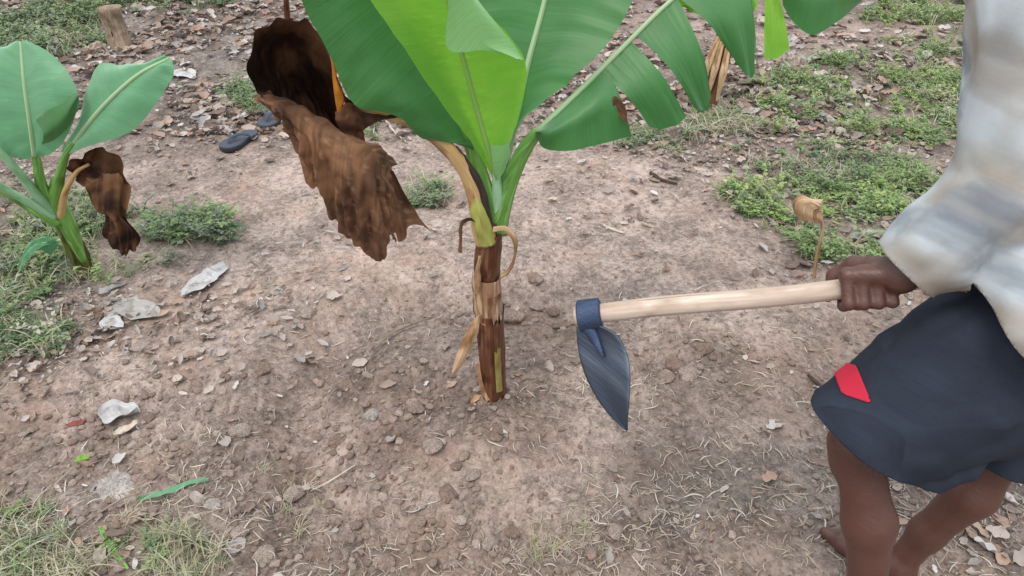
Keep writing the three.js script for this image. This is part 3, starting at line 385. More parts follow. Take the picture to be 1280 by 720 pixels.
// keeps what lies where g(x, y, z) < 0, cutting triangles along the line
function cut({ pos, idx }, g) {
  const P = pos.slice(), val = [], out = [], made = new Map(); for (let i = 0; i < pos.length; i += 3) val.push(g(pos[i], pos[i + 1], pos[i + 2]));
  const between = (a, b) => { const key = a < b ? a + '_' + b : b + '_' + a; if (!made.has(key)) { const t = clamp(val[a] / (val[a] - val[b])); made.set(key, P.length / 3); for (let c = 0; c < 3; c++) P.push(lerp(P[a * 3 + c], P[b * 3 + c], t)); } return made.get(key); };
  for (let i = 0; i < idx.length; i += 3) {
    const t = [idx[i], idx[i + 1], idx[i + 2]], poly = [];
    for (let e = 0; e < 3; e++) { const a = t[e], b = t[(e + 1) % 3]; if (val[a] < 0) poly.push(a); if ((val[a] < 0) !== (val[b] < 0)) poly.push(between(a, b)); }
    for (let e = 1; e < poly.length - 1; e++) out.push(poly[0], poly[e], poly[e + 1]);
  }
  return { pos: P, idx: out };
}
// gives an open surface a thickness, with a closed rim
function thicken({ pos, idx }, t, out = 0) {
  const g = geom(pos, idx), n = g.attributes.normal, k = pos.length / 3, P = [], I = [], edges = new Map();
  for (const o of [out, out - t]) for (let i = 0; i < k; i++) P.push(pos[i * 3] + n.getX(i) * o, pos[i * 3 + 1] + n.getY(i) * o, pos[i * 3 + 2] + n.getZ(i) * o);
  for (let i = 0; i < idx.length; i += 3) {
    I.push(idx[i], idx[i + 1], idx[i + 2], idx[i] + k, idx[i + 2] + k, idx[i + 1] + k);
    for (let e = 0; e < 3; e++) { const a = idx[i + e], b = idx[i + (e + 1) % 3], key = a < b ? a + '_' + b : b + '_' + a; edges.has(key) ? edges.set(key, null) : edges.set(key, [a, b]); }
  }
  for (const e of edges.values()) if (e) I.push(e[0], e[0] + k, e[1], e[1], e[0] + k, e[1] + k);
  return { pos: P, idx: I };
}
const smin = (a, b, k) => { const h = Math.max(k - Math.abs(a - b), 0) / k; return Math.min(a, b) - h * h * k * 0.25; };
function bone(a, b, ra, rb) {
  a = V(a); b = V(b); const dx = b.x - a.x, dy = b.y - a.y, dz = b.z - a.z, l = dx * dx + dy * dy + dz * dz || 1e-9;
  return (x, y, z) => { const t = clamp(((x - a.x) * dx + (y - a.y) * dy + (z - a.z) * dz) / l), ex = x - a.x - dx * t, ey = y - a.y - dy * t, ez = z - a.z - dz * t; return Math.sqrt(ex * ex + ey * ey + ez * ez) - lerp(ra, rb, t); };
}
const blend = (list, k) => (x, y, z) => { let d = 9; for (const f of list) d = smin(d, f(x, y, z), k); return d; };
const boxOf = (pts, m) => { const b = new THREE.Box3().setFromPoints(pts.map(V)).expandByScalar(m); return [b.min.toArray(), b.max.toArray()]; };

// ---------------------------------------------------------------- the person and the hoe
const J = {
  hipL: V([0.93, 0.80, -0.97]), kneeL: V([0.6034,0.5243,-0.9161]), ankL: V([0.70, 0.09, -0.80]), hipR: V([1.06, 0.82, -1.09]), kneeR: V([0.9226,0.4573,-0.9790]), ankR: V([0.83, 0.085, -0.98]),
  waist: V([0.98, 0.92, -1.03]), chest: V([0.87, 1.14, -1.15]), neck: V([0.80, 1.36, -1.22]), head: V([0.748, 1.462, -1.252]),
  shL: V([0.71, 1.29, -1.09]), elL: V([0.7196,0.9933,-0.9697]), wrL: V([0.6073,0.8441,-0.9715]), shR: V([0.93, 1.29, -1.34]),
};
const hoeA = V([0.1365,0.7037,-1.0538]), gripL = V([0.5763,0.8034,-1.0016]), hAxis = gripL.clone().sub(hoeA).normalize(), gripR = gripL.clone().addScaledVector(hAxis, 0.27);
J.elR = V([1.05, 1.06, -1.14]); J.wrR = gripR.clone().add(V([0.045, 0.05, -0.035]));
const face = V([-0.72, 0, -0.69]).normalize(), leftOf = new THREE.Vector3(0, 1, 0).cross(face).normalize();
for (const a of ['ankL', 'ankR']) J[a].y += groundY(J[a].x, J[a].z);
const skinTex = tex(512, 512, (x, y, u, v) => { const k = 1 + 0.06 * fbm(u * 6, v * 6, 4, 301, 6) + 0.04 * noise2(u * 150, v * 150, 302); return [0.87 * k, 0.86 * k, 0.85 * k]; }, { srgb: true, repeat: [4, 4] });
const bumpFine = tex(512, 512, (x, y, u, v) => { const k = 0.5 + 0.3 * noise2(u * 120, v * 120, 303, 120) + 0.3 * fbm(u * 30, v * 30, 3, 304, 30); return [k, k, k]; }, { srgb: false, repeat: [6, 6] });
M.skin = new THREE.MeshPhysicalMaterial({ map: skinTex, bumpMap: bumpFine, bumpScale: 0.0004, vertexColors: true, roughness: 0.42, specularIntensity: 0.9 });
const wrapUV = (g) => { const p = g.attributes.position, u = []; for (let i = 0; i < p.count; i++) u.push(p.getX(i) * 0.7 - p.getZ(i) * 0.7, p.getY(i) + 0.2 * p.getZ(i)); g.setAttribute('uv', new THREE.Float32BufferAttribute(u, 2)); return g; };
const man = thing('person', 'person in stained pale shirt and dark shorts swinging a hoe', 'person', [0.76, groundY(0.76, -0.92), -0.92]);
{
  const B = [];
  const limb = (a, b, ra, rb) => B.push(bone(a, b, ra, rb));
  for (const s of ['L', 'R']) {
    const hip = J['hip' + s], knee = J['knee' + s], ank = J['ank' + s], sh = knee.clone().sub(ank), back = face.clone().multiplyScalar(-1);
    limb(hip, knee, 0.085, 0.040);
    const calf = ank.clone().addScaledVector(sh, 0.66).addScaledVector(back, 0.012), low = ank.clone().addScaledVector(sh, 0.3);
    limb(knee, calf, 0.038, 0.044); limb(calf, low, 0.043, 0.033); limb(low, ank, 0.032, 0.029);
    limb(knee.clone().addScaledVector(face, 0.012), knee.clone().addScaledVector(face, 0.008).add(V([0, -0.05, 0])), 0.034, 0.028);
    limb(J['sh' + s], J['el' + s], 0.05, 0.04); limb(J['el' + s], J['wr' + s], 0.041, 0.028); limb(J.chest.clone().add(V([0, 0.1, 0])), J['sh' + s], 0.07, 0.055);
  }
  limb(J.hipL, J.hipR, 0.10, 0.10); for (const k of [-1, 1]) { limb(J.waist.clone().addScaledVector(leftOf, k * 0.05), J.chest.clone().addScaledVector(leftOf, k * 0.07), 0.095, 0.105); limb(J.hipL.clone().lerp(J.hipR, 0.5 - k * 0.3), J.waist.clone().addScaledVector(leftOf, k * 0.05), 0.1, 0.095); }
  limb(J.chest, J.neck, 0.09, 0.052); limb(J.neck, J.head, 0.052, 0.05);
  const all = [...Object.values(J)], [lo, hi] = boxOf(all, 0.15), meshes = [nets(blend(B, 0.024), lo, hi, 0.0095)];
  // feet: heel, arch, ball and five toes
  for (const [s, dir] of [['L', V([-0.85, 0, -0.52])], ['R', V([-0.33, 0, -0.94])]]) {
    dir.normalize(); const a = J['ank' + s], side = new THREE.Vector3(0, 1, 0).cross(dir).normalize(), gy = groundY(a.x, a.z), F = [];
    const pt = (f, o, h) => { const p = a.clone().addScaledVector(dir, f).addScaledVector(side, o); p.y = groundY(p.x, p.z) + h; return p; }, m = s === 'L' ? 1 : -1;
    F.push(bone(a.clone().lerp(J['knee' + s], 0.16), a, 0.0285, 0.0315), bone(a, pt(-0.045, 0, 0.03), 0.034, 0.03), bone(a, pt(0.09, 0, 0.03), 0.034, 0.026), bone(pt(-0.04, 0, 0.027), pt(0.11, m * 0.02, 0.022), 0.028, 0.024), bone(pt(-0.04, 0, 0.027), pt(0.115, -m * 0.022, 0.022), 0.028, 0.025));
    [-0.032, -0.012, 0.005, 0.02, 0.034].forEach((o, i) => F.push(bone(pt(0.115 - i * 0.006, o * m, 0.018), pt(0.165 - i * 0.011, o * m * 1.1, 0.013), i ? 0.011 : 0.015, i ? 0.009 : 0.013)));
    const [l, h] = boxOf([a, pt(-0.05, 0, 0), pt(0.17, 0.04, 0), pt(0.17, -0.04, 0)], 0.06); meshes.push(nets(blend(F, 0.014), l, h, 0.0042));
  }
  // hands closed on the handle: palm, four curled fingers, thumb on the other side
  const hand = (grip, wrist, e0, m) => {
    const a = hAxis.clone(), x = e0.clone().addScaledVector(a, -e0.dot(a)).normalize(), up = new THREE.Vector3(0, 1, 0), y = up.addScaledVector(a, -up.dot(a)).addScaledVector(x, -up.dot(x)).normalize();
    const on = (deg, r, off) => grip.clone().addScaledVector(x, Math.cos(deg * Math.PI / 180) * r).addScaledVector(y, Math.sin(deg * Math.PI / 180) * r).addScaledVector(a, off), F = [];
    const offs = [-0.034, -0.012, 0.010, 0.031], rad = [0.0095, 0.01, 0.0095, 0.0082];
    offs.forEach((o, i) => {
      const r = rad[i], k = on(42, 0.039, o), p1 = on(-28 - i * 3, 0.041, o - 0.002), p2 = on(-100, 0.031, o - 0.002), p3 = on(-150 + (i === 3 ? 14 : 0), 0.0285, o - 0.001);
      F.push(bone(k, p1, r * 1.15, r * 1.05), bone(p1, p2, r, r * 0.92), bone(p2, p3, r * 0.92, r * 0.8));
      F.push(bone(wrist.clone().lerp(k, 0.25), k, 0.017, 0.0125));
    });
    const tb = on(110, 0.036, -0.012), t1 = on(150, 0.034, -0.042), t2 = on(215, 0.029, -0.056);
    F.push(bone(wrist.clone().lerp(tb, 0.4), tb, 0.019, 0.016), bone(tb, t1, 0.0135, 0.0115), bone(t1, t2, 0.0115, 0.009));
    const el = m > 0 ? J.elL : J.elR; F.push(bone(wrist, wrist.clone().lerp(el, 0.25), 0.0285, 0.031), bone(wrist, on(75, 0.034, 0.012), 0.027, 0.016));
    const pieces = F; const [l, h] = boxOf([grip, wrist, wrist.clone().lerp(el, 0.25)], 0.075); meshes.push(nets(blend(pieces, 0.007), l, h, 0.0031));
  };
  hand(gripL, J.wrL, V([-0.05, 0.45, 0.9]), 1); hand(gripR, J.wrR, V([0.0, 0.6, -0.6]), -1);
  // head
  const fz = face.clone().add(V([0, -0.55, 0])).normalize(), fx = new THREE.Vector3(0, 1, 0).cross(fz).normalize(), fy = fz.clone().cross(fx), ell = (c, r) => (p) => { const q = [(p[0] - c[0]) / r[0], (p[1] - c[1]) / r[1], (p[2] - c[2]) / r[2]], k0 = Math.hypot(...q), k1 = Math.hypot(q[0] / r[0], q[1] / r[1], q[2] / r[2]); return k1 < 1e-6 ? -r[0] : k0 * (k0 - 1) / k1; };
  const local = (x, y, z) => { const d = new THREE.Vector3(x, y, z).sub(J.head); return [d.dot(fx), d.dot(fy), d.dot(fz)]; };
  const cap = (a, b, ra, rb) => { const f = bone(a, b, ra, rb); return (p) => f(p[0], p[1], p[2]); };
  const skull = ell([0, 0.03, -0.012], [0.074, 0.092, 0.096]), jaw = ell([0, -0.052, 0.02], [0.056, 0.06, 0.066]);
  const add = [[cap([0, 0.014, 0.082], [0, -0.022, 0.1], 0.009, 0.014), 0.012], [cap([-0.014, -0.027, 0.086], [0.014, -0.027, 0.086], 0.009, 0.009), 0.008], [cap([-0.036, 0.034, 0.07], [0.036, 0.034, 0.07], 0.014, 0.014), 0.02], [cap([-0.02, -0.052, 0.076], [0.02, -0.052, 0.076], 0.0075, 0.0075), 0.006], [cap([-0.017, -0.065, 0.074], [0.017, -0.065, 0.074], 0.008, 0.008), 0.006], [ell([0, -0.098, 0.052], [0.024, 0.018, 0.02]), 0.02], [ell([0.076, -0.004, -0.012], [0.011, 0.032, 0.019]), 0.008], [ell([-0.076, -0.004, -0.012], [0.011, 0.032, 0.019]), 0.008], [cap([0, -0.06, -0.03], [0, -0.15, -0.055], 0.05, 0.05), 0.03]];
  const headF = (x, y, z) => { const p = local(x, y, z); let d = smin(skull(p), jaw(p), 0.03); for (const [f, k] of add) d = smin(d, f(p), k); for (const s of [-1, 1]) { const e = -(Math.hypot(p[0] - s * 0.031, p[1] - 0.012, p[2] - 0.094) - 0.019); d = -smin(-d, -e, 0.012); d = Math.min(d, Math.hypot(p[0] - s * 0.031, p[1] - 0.012, p[2] - 0.068) - 0.0135); } return d; };
  const [hl, hh] = boxOf([J.head], 0.15); meshes.push(nets(headF, hl, hh, 0.0038));
  const g = join(meshes.map((m) => geom(m.pos, m.idx)).map((q) => { const i = q; return i; })), col = [], P = g.attributes.position;
  for (let i = 0; i < P.count; i++) {
    const x = P.getX(i), y = P.getY(i), z = P.getZ(i), p = local(x, y, z); let c = [0.14, 0.064, 0.05];
    if (Math.hypot(...p) < 0.2) for (const s of [-1, 1]) { const e = Math.hypot(p[0] - s * 0.031, p[1] - 0.012, p[2] - 0.068); if (e < 0.0142) c = Math.hypot(p[0] - s * 0.031, p[1] - 0.012) < 0.006 ? [0.02, 0.012, 0.01] : [0.6, 0.55, 0.5]; }
    if (Math.abs(p[0]) < 0.025 && p[1] < -0.046 && p[1] > -0.073 && p[2] > 0.074) c = [0.2, 0.07, 0.06];
    col.push(...c);
  }
  g.setAttribute('color', new THREE.Float32BufferAttribute(col, 3)); wrapUV(g);
  part(man, 'body', g, M.skin, man, 'dark brown skin, bare legs and hands');
  const hairM = cut(nets((x, y, z) => { const p = local(x, y, z); return skull(p) - 0.009 - 0.004 * noise3(x * 90, y * 90, z * 90, 4); }, hl, hh, 0.005), (x, y, z) => { const p = local(x, y, z); return Math.max(-p[1] + 0.012 + Math.max(0, p[2]) * 0.75, p[2] - 0.2); });
  const hm = thicken(hairM, 0.01); part(man, 'hair', wrapUV(geom(hm.pos, hm.idx)), new THREE.MeshStandardMaterial({ color: new THREE.Color().setRGB(0.012, 0.010, 0.009), roughness: 0.9 }), man);

  // shirt
  const cloth = (map, o) => new THREE.MeshPhysicalMaterial({ map, roughness: 0.95, specularIntensity: 0.25, side: THREE.DoubleSide, ...o });
  const tShirt = tex(1024, 1024, (x, y, u, v) => { const a = fbm(u * 7, v * 7, 4, 401), b = fbm(u * 16 + 4, v * 12, 4, 402), w = 0.006 * (noise2(u * 512, v * 400, 403) + noise2(u * 400, v * 512, 404)), d = fbm(u * 5 + 2, v * 6, 3, 405); let c = mix3([0.69, 0.725, 0.745], [0.57, 0.54, 0.50], clamp(a * 2.2 + 0.15)); c = mix3(c, [0.48, 0.51, 0.545], clamp(b * 2.0 - 0.1)); c = mix3(c, [0.36, 0.35, 0.34], clamp(d * 3.2 - 0.8)); return c.map((q) => q + w); }, { repeat: [1.6, 1.6] });
  const S = [], tor = [];
  for (const k of [-1, 1]) { tor.push(bone(J.hipL.clone().lerp(J.hipR, 0.5 - k * 0.42).add(V([0.0, -0.1, 0.0])), J.waist.clone().addScaledVector(leftOf, k * 0.075), 0.170, 0.142), bone(J.waist.clone().addScaledVector(leftOf, k * 0.075), J.chest.clone().addScaledVector(leftOf, k * 0.085), 0.135, 0.125), bone(J.chest.clone().addScaledVector(leftOf, k * 0.085), J['sh' + (k > 0 ? 'L' : 'R')], 0.12, 0.072)); }
  tor.push(bone(J.chest, J.neck, 0.11, 0.07));
  // the loose front corner of the shirt hanging over the hip
  tor.push(bone(V([0.7276,0.9267,-0.9597]), V([0.7601,0.8177,-0.8529]), 0.05, 0.07));
  const sl = { L: [bone(J.shL, J.elL, 0.078, 0.078), bone(J.elL, J.wrL, 0.08, 0.06)], R: [bone(J.shR, J.elR, 0.078, 0.070), bone(J.elR, J.wrR, 0.068, 0.050)] };
  const torF = blend(tor, 0.05), slF = { L: blend(sl.L, 0.03), R: blend(sl.R, 0.03) }, armD = J.wrL.clone().sub(J.elL).normalize();
  const fold = (x, y, z) => 0.011 * noise3(x * 8, y * 8, z * 8, 7) + 0.014 * (0.4 - Math.abs(noise3(x * 12 + y * 9, y * 7 - x * 4, z * 12, 8))) + 0.010 * (0.4 - Math.abs(noise3(x * 22 - y * 10, y * 10 + x * 8, z * 22, 12))) + 0.0012 * Math.sin(((x * armD.x + y * armD.y + z * armD.z) + 0.02 * noise3(x * 9, y * 9, z * 9, 9)) * 125) * sstep(0.14, 0.05, Math.min(Math.hypot(x - J.elL.x, y - J.elL.y, z - J.elL.z), Math.hypot(x - J.wrL.x, y - J.wrL.y, z - J.wrL.z)));
  const shirtF = (x, y, z) => { const f = fold(x, y, z); return smin(smin(torF(x, y, z), slF.L(x, y, z), 0.004), slF.R(x, y, z), 0.004) + f; };
  const cuff = (s, x, y, z) => { const w = J['wr' + s], e = J['el' + s], d = w.clone().sub(e).normalize(), c = w.clone().addScaledVector(d, -0.012); if (slF[s](x, y, z) > torF(x, y, z) || Math.hypot(x - w.x, y - w.y, z - w.z) > 0.12) return -1; return (x - c.x) * d.x + (y - c.y) * d.y + (z - c.z) * d.z; };
  const hem = V([0.6462,0.8957,-0.9075]), hem2 = V([0.7462,0.7967,-0.8382]), hemN = hem2.clone().sub(hem).cross(V([0.55, -0.42, -0.72])).normalize(); if (hemN.y > 0) hemN.negate();
  let sm = nets(shirtF, lo, hi, 0.0085);
  sm = cut(sm, (x, y, z) => Math.max(cuff('L', x, y, z), cuff('R', x, y, z), slF.L(x, y, z) < torF(x, y, z) || slF.R(x, y, z) < torF(x, y, z) ? -1 : Math.max((x - hem.x) * hemN.x + (y - hem.y) * hemN.y + (z - hem.z) * hemN.z, 0.66 - y) + 0.008 * noise3(x * 9, 0, z * 9, 2), 0.074 - Math.hypot(x - J.neck.x + 0.02, y - J.neck.y - 0.045, z - J.neck.z + 0.02)));
  sm = thicken(sm, 0.0028); part(man, 'shirt', wrapUV(geom(sm.pos, sm.idx)), cloth(tShirt), man, 'pale grey long-sleeved shirt with dirt stains');
  // shorts
  const H = [bone(J.hipL.clone().add(V([0, 0.03, 0])), J.hipR.clone().add(V([0, 0.03, 0])), 0.122, 0.122), bone(J.hipL, J.kneeL.clone().lerp(J.hipL, -0.12), 0.126, 0.105), bone(J.hipL.clone().add(V([0, -0.04, 0])), J.kneeL.clone().add(V([0.10, -0.01, 0.0])), 0.12, 0.078), bone(J.hipR, J.kneeR.clone().lerp(J.hipR, -0.1), 0.122, 0.105)];
  H.push(bone(J.hipL.clone().add(V([-0.05, 0.02, 0])), J.kneeL.clone().add(V([0.0, 0.045, 0.0])), 0.115, 0.085)); const hF = blend(H, 0.05), shortsF = (x, y, z) => hF(x, y, z) + 0.012 * noise3(x * 7, y * 7, z * 7, 17) + 0.016 * (0.4 - Math.abs(noise3(x * 9 + y * 8, y * 7 - x * 6, z * 12, 18))) + 0.008 * (0.4 - Math.abs(noise3(x * 20 + y * 18, y * 10 - x * 9, z * 22, 19)));
  const kd = J.kneeL.clone().sub(J.hipL).normalize(), hemS = J.kneeL.clone().addScaledVector(kd, -0.028), nrm = kd.clone().multiplyScalar(0.75).add(V([-0.05, -0.62, 0])).normalize();
  let hs = cut(nets(shortsF, lo, hi, 0.0085), (x, y, z) => Math.max(y - J.waist.y - 0.02, (x - hemS.x) * nrm.x + (y - hemS.y) * nrm.y + (z - hemS.z) * nrm.z, 0.465 - y + 0.006 * noise3(x * 12, 0, z * 12, 3)));
  const patchM = cut(hs, (x, y, z) => { const c = V([0.5557,0.6676,-0.9248]), ax = V([0.5873,0.6751,-0.9301]).sub(c).normalize(), ay = V([0.5702,0.7053,-0.9512]).sub(c).normalize(), ray = c.clone().sub(V([0, 1.5, 0])).normalize(), d = new THREE.Vector3(x, y, z).sub(c); ax.addScaledVector(ray, -ax.dot(ray)).normalize(); ay.addScaledVector(ray, -ay.dot(ray)).normalize(); return Math.max(Math.abs(d.dot(ax)) - 0.0185, Math.abs(d.dot(ay)) - 0.026, d.length() - 0.12); });
  hs = thicken(hs, 0.003); 
  const tShort = tex(512, 512, (x, y, u, v) => { const w = 0.005 * (noise2(u * 256, v * 200, 413) + noise2(u * 180, v * 256, 414)), a = fbm(u * 9, v * 9, 3, 415); return mix3([0.2, 0.228, 0.275], [0.17, 0.193, 0.235], clamp(0.5 + a)).map((q) => q + w); }, { repeat: [2, 2] });
  const shorts = part(man, 'shorts', wrapUV(geom(hs.pos, hs.idx)), cloth(tShort), man, 'dark slate blue knee-length shorts');
  if (patchM.idx.length) { const pm = thicken(patchM, 0.002, 0.003); part(man, 'red_patch', wrapUV(geom(pm.pos, pm.idx)), cloth(null, { color: new THREE.Color().setRGB(0.52, 0.03, 0.06) }), shorts, 'small red patch near the hem'); }
}
{
  const hoe = thing('hoe', 'hoe with pale wooden handle and dark steel blade, raised in mid swing', 'hoe', hoeA.clone());
  const end = gripR.clone().addScaledVector(hAxis, 0.07), P = []; for (let i = 0; i <= 8; i++) { const p = hoeA.clone().addScaledVector(hAxis, -0.026).lerp(end, i / 8); p.y += 0.003 * Math.sin(i * 1.3); P.push(p); }
  part(hoe, 'handle', tube(P, [0.0165, 0.0172, 0.0168, 0.0168, 0.017, 0.017], 22, 60, { shape: (a, t) => 1 + 0.03 * noise2(a, t * 12, 3) }), M.wood);
  const tSteel = tex(512, 512, (x, y, u, v) => { const a = fbm(u * 3 + v * 6, v * 4 - u * 10, 4, 501), b = noise2(u * 160 + v * 60, v * 12, 502), r = fbm(u * 12, v * 12, 3, 503); let c = mix3([0.30, 0.35, 0.42], [0.44, 0.49, 0.55], clamp(a * 1.2 + 0.15 * b + 0.1)); return mix3(c, [0.42, 0.36, 0.31], clamp(r * 2 - 0.4)); }, { repeat: [4, 4] });
  const steel = new THREE.MeshPhysicalMaterial({ map: tSteel, metalness: 0.75, roughness: 0.42, bumpMap: bumpFine, bumpScale: 0.0005, side: THREE.DoubleSide });
  const paint = new THREE.MeshPhysicalMaterial({ map: tSteel, color: new THREE.Color().setRGB(0.36, 0.46, 0.68), metalness: 0.35, roughness: 0.5, bumpMap: bumpFine, bumpScale: 0.001 });
  const c0 = hoeA.clone().addScaledVector(hAxis, -0.021), c1 = hoeA.clone().addScaledVector(hAxis, 0.021), mid = (t) => c0.clone().lerp(c1, t);
  part(hoe, 'socket', tube([mid(0), mid(0.06), mid(0.5), mid(0.94), mid(1)], [0.022, 0.0285, 0.0285, 0.0285, 0.022], 26, 32, { up: [0, 1, 0], shape: (a) => 1 + 0.05 * Math.cos(a * 2) }), paint, hoe, 'dark blue socket ring');
  const Lf = [[0.1176,0.6721,-1.0623], [0.1195,0.6431,-1.0481], [0.1291,0.6087,-1.0179], [0.1466,0.5827,-0.9874], [0.1689,0.5642,-0.9561], [0.1892,0.5566,-0.9325], [0.1993,0.5537,-0.9220]], Rt = [[0.1525,0.7021,-1.0283], [0.1781,0.6990,-1.0078], [0.1958,0.6774,-0.9805], [0.2004,0.6495,-0.9549], [0.1998,0.6128,-0.9352], [0.1987,0.5789,-0.9237], [0.2005,0.5544,-0.9212]];
  const bow = Lf.map((p, i) => V(p).lerp(V(Rt[i]), 0.5).add(V([-0.010, 0.0, -0.016]).multiplyScalar(Math.sin((i + 0.4) / 6.8 * Math.PI))));
  const bs = sheet([Lf, bow, Rt], 40, 16, null), sp = Array.from(bs.attributes.position.array), bi = Array.from(bs.index.array), th = thicken({ pos: sp, idx: bi }, 0.0032);
  part(hoe, 'blade', wrapUV(geom(th.pos, th.idx)), steel, hoe, 'dark pointed steel blade');
  part(hoe, 'blade_neck', tube([mid(0.5).add(V([0, -0.02, 0])), V([0.1365,0.6875,-1.0425]), V([0.1472,0.6722,-1.0257]), V([0.1586,0.6535,-1.0004])], [0.018, 0.016, 0.011, 0.003], 12, 20, { flat: 0.8 }), paint);
}

// ---------------------------------------------------------------- slippers, stumps, stalks
const rubber = new THREE.MeshPhysicalMaterial({ color: new THREE.Color().setRGB(0.05, 0.062, 0.085), roughness: 0.7, bumpMap: bumpFine, bumpScale: 0.0015 }), rubberSole = new THREE.MeshStandardMaterial({ color: new THREE.Color().setRGB(0.018, 0.02, 0.026), roughness: 0.8 });
function slipper(heel, toe, flip, label) {
  const h = V(onGround(heel)), t = V(onGround(toe)), c = h.clone().lerp(t, 0.5); c.y = Math.max(h.y, t.y, c.y) + 0.004;
  const g = thing('slipper', label, 'slipper', c, 'pair of dark rubber slippers on the path'), s = new THREE.Shape(), L = 0.112;
  s.moveTo(0, L); s.bezierCurveTo(0.06 * 0.9, L, 0.056, 0.05, 0.046, 0.01); s.bezierCurveTo(0.036, -0.03, 0.04, -0.05, 0.038, -0.075); s.bezierCurveTo(0.034, -0.115, -0.034, -0.115, -0.038, -0.075); s.bezierCurveTo(-0.04, -0.05, -0.03, -0.03, -0.038, 0.01); s.bezierCurveTo(-0.05, 0.05, -0.05, L, 0, L);
  const mk = (d, y, m, name, par = g) => { const e = new THREE.ExtrudeGeometry(s, { depth: d, bevelEnabled: true, bevelSize: 0.003, bevelThickness: 0.003, bevelSegments: 2, curveSegments: 18 }); e.rotateX(-Math.PI / 2); const q = new THREE.Mesh(e, m); q.name = name; q.position.y = y; q.castShadow = q.receiveShadow = true; par.add(q); return q; };
  mk(0.008, 0.003, rubberSole, 'sole'); mk(0.006, 0.0165, rubber, 'footbed');
  for (const k of [-1, 1]) { const m = new THREE.Mesh(tube([[0, 0.022, -0.075], [0, 0.045, -0.062], [k * 0.022, 0.058, -0.025], [k * 0.042, 0.046, 0.01], [k * 0.046, 0.02, 0.034]], [0.005, 0.006, 0.009, 0.009, 0.007], 10, 26, { flat: 0.45 }), rubber); m.name = 'strap'; m.castShadow = m.receiveShadow = true; g.add(m); }
  g.rotation.y = Math.atan2(-(t.x - h.x), -(t.z - h.z)); return g;
}
slipper([-1.256,-3.442], [-1.345,-3.240], 1, 'dark rubber slipper of a pair lying on the path');
slipper([-1.195,-3.686], [-1.220,-3.501], 1, 'dark rubber slipper of a pair lying on the path');
const stump = (name, label, cat, base, pts, r, mat, seg = 24) => { const g = thing(name, label, cat, onGround(base)); const P = [[base[0], g.position.y - 0.06, base[1]], ...pts]; part(g, 'trunk', tube(P, r, 16, seg, { shape: (a, t) => 1 + 0.09 * noise2(a * 2, t * 7, 5) + 0.06 * noise2(a * 5, t * 15, 6) }), mat); return g; };
stump('wooden_stump', 'leaning cut grey stump with a ragged top among leaf litter', 'stump', [-2.486,-4.795], [[-2.5152,0.0846,-4.8500], [-2.5212,0.2474,-4.8500]], [0.075, 0.07, 0.066, 0.07], M.bark);
stump('wooden_post', 'upright grey post standing in weeds behind the cut stump', 'post', [-3.244,-5.655], [[-3.1572,0.2130,-5.6000], [-3.0790,0.4754,-5.6000]], [0.06, 0.055, 0.05], M.bark);
stump('thin_sapling', 'thin pinkish brown sapling behind the hanging dead leaf', 'sapling', [-1.610,-5.487], [[-1.5587,0.2066,-5.4000], [-1.5431,0.5120,-5.4000]], [0.022, 0.018, 0.012], M.sheath);
{
  const g = thing('dry_stalk', 'dry brown plant stalk standing behind the torn banana leaf', 'stalk', onGround([1.032,-3.751]));
  part(g, 'stem', tube([[1.0296,-0.0440,-3.7500], [1.0253,0.0956,-3.7500], [1.0368,0.2338,-3.7500], [1.0591,0.3939,-3.7500], [1.0723,0.6382,-3.7500], [1.0716,0.8139,-3.7500]], [0.045, 0.046, 0.05, 0.05, 0.045, 0.04], 18, 40, { shape: (a, t) => 1 + 0.1 * noise2(a * 3, t * 6, 3) }), M.dead);
  for (const [a, b, c] of [[[1.0299,0.3816,-3.7000], [1.0095,0.2574,-3.6800], [1.0007,0.1059,-3.7000]], [[1.0638,0.3893,-3.7000], [1.0509,0.2326,-3.6700], [1.0496,0.0804,-3.7000]], [[1.0105,0.4048,-3.7000], [0.9734,0.2855,-3.6800], [0.9741,0.1479,-3.7000]]]) part(g, 'dry_strip', tube([a, b, c], [0.012, 0.02, 0.006], 8, 20, { flat: 0.3 }), M.tan);
  part(g, 'yellow_leaf', sheet([[[1.0856,0.6210,-3.7000], [1.1160,0.5775,-3.7000], [1.1379,0.5407,-3.7000]], [[1.1024,0.6376,-3.6600], [1.1353,0.5802,-3.6600], [1.1535,0.5312,-3.6800]], [[1.1459,0.6210,-3.7000], [1.1692,0.5775,-3.7000], [1.1660,0.5333,-3.7000]]], 12, 8, null), M.leafYoung);
}
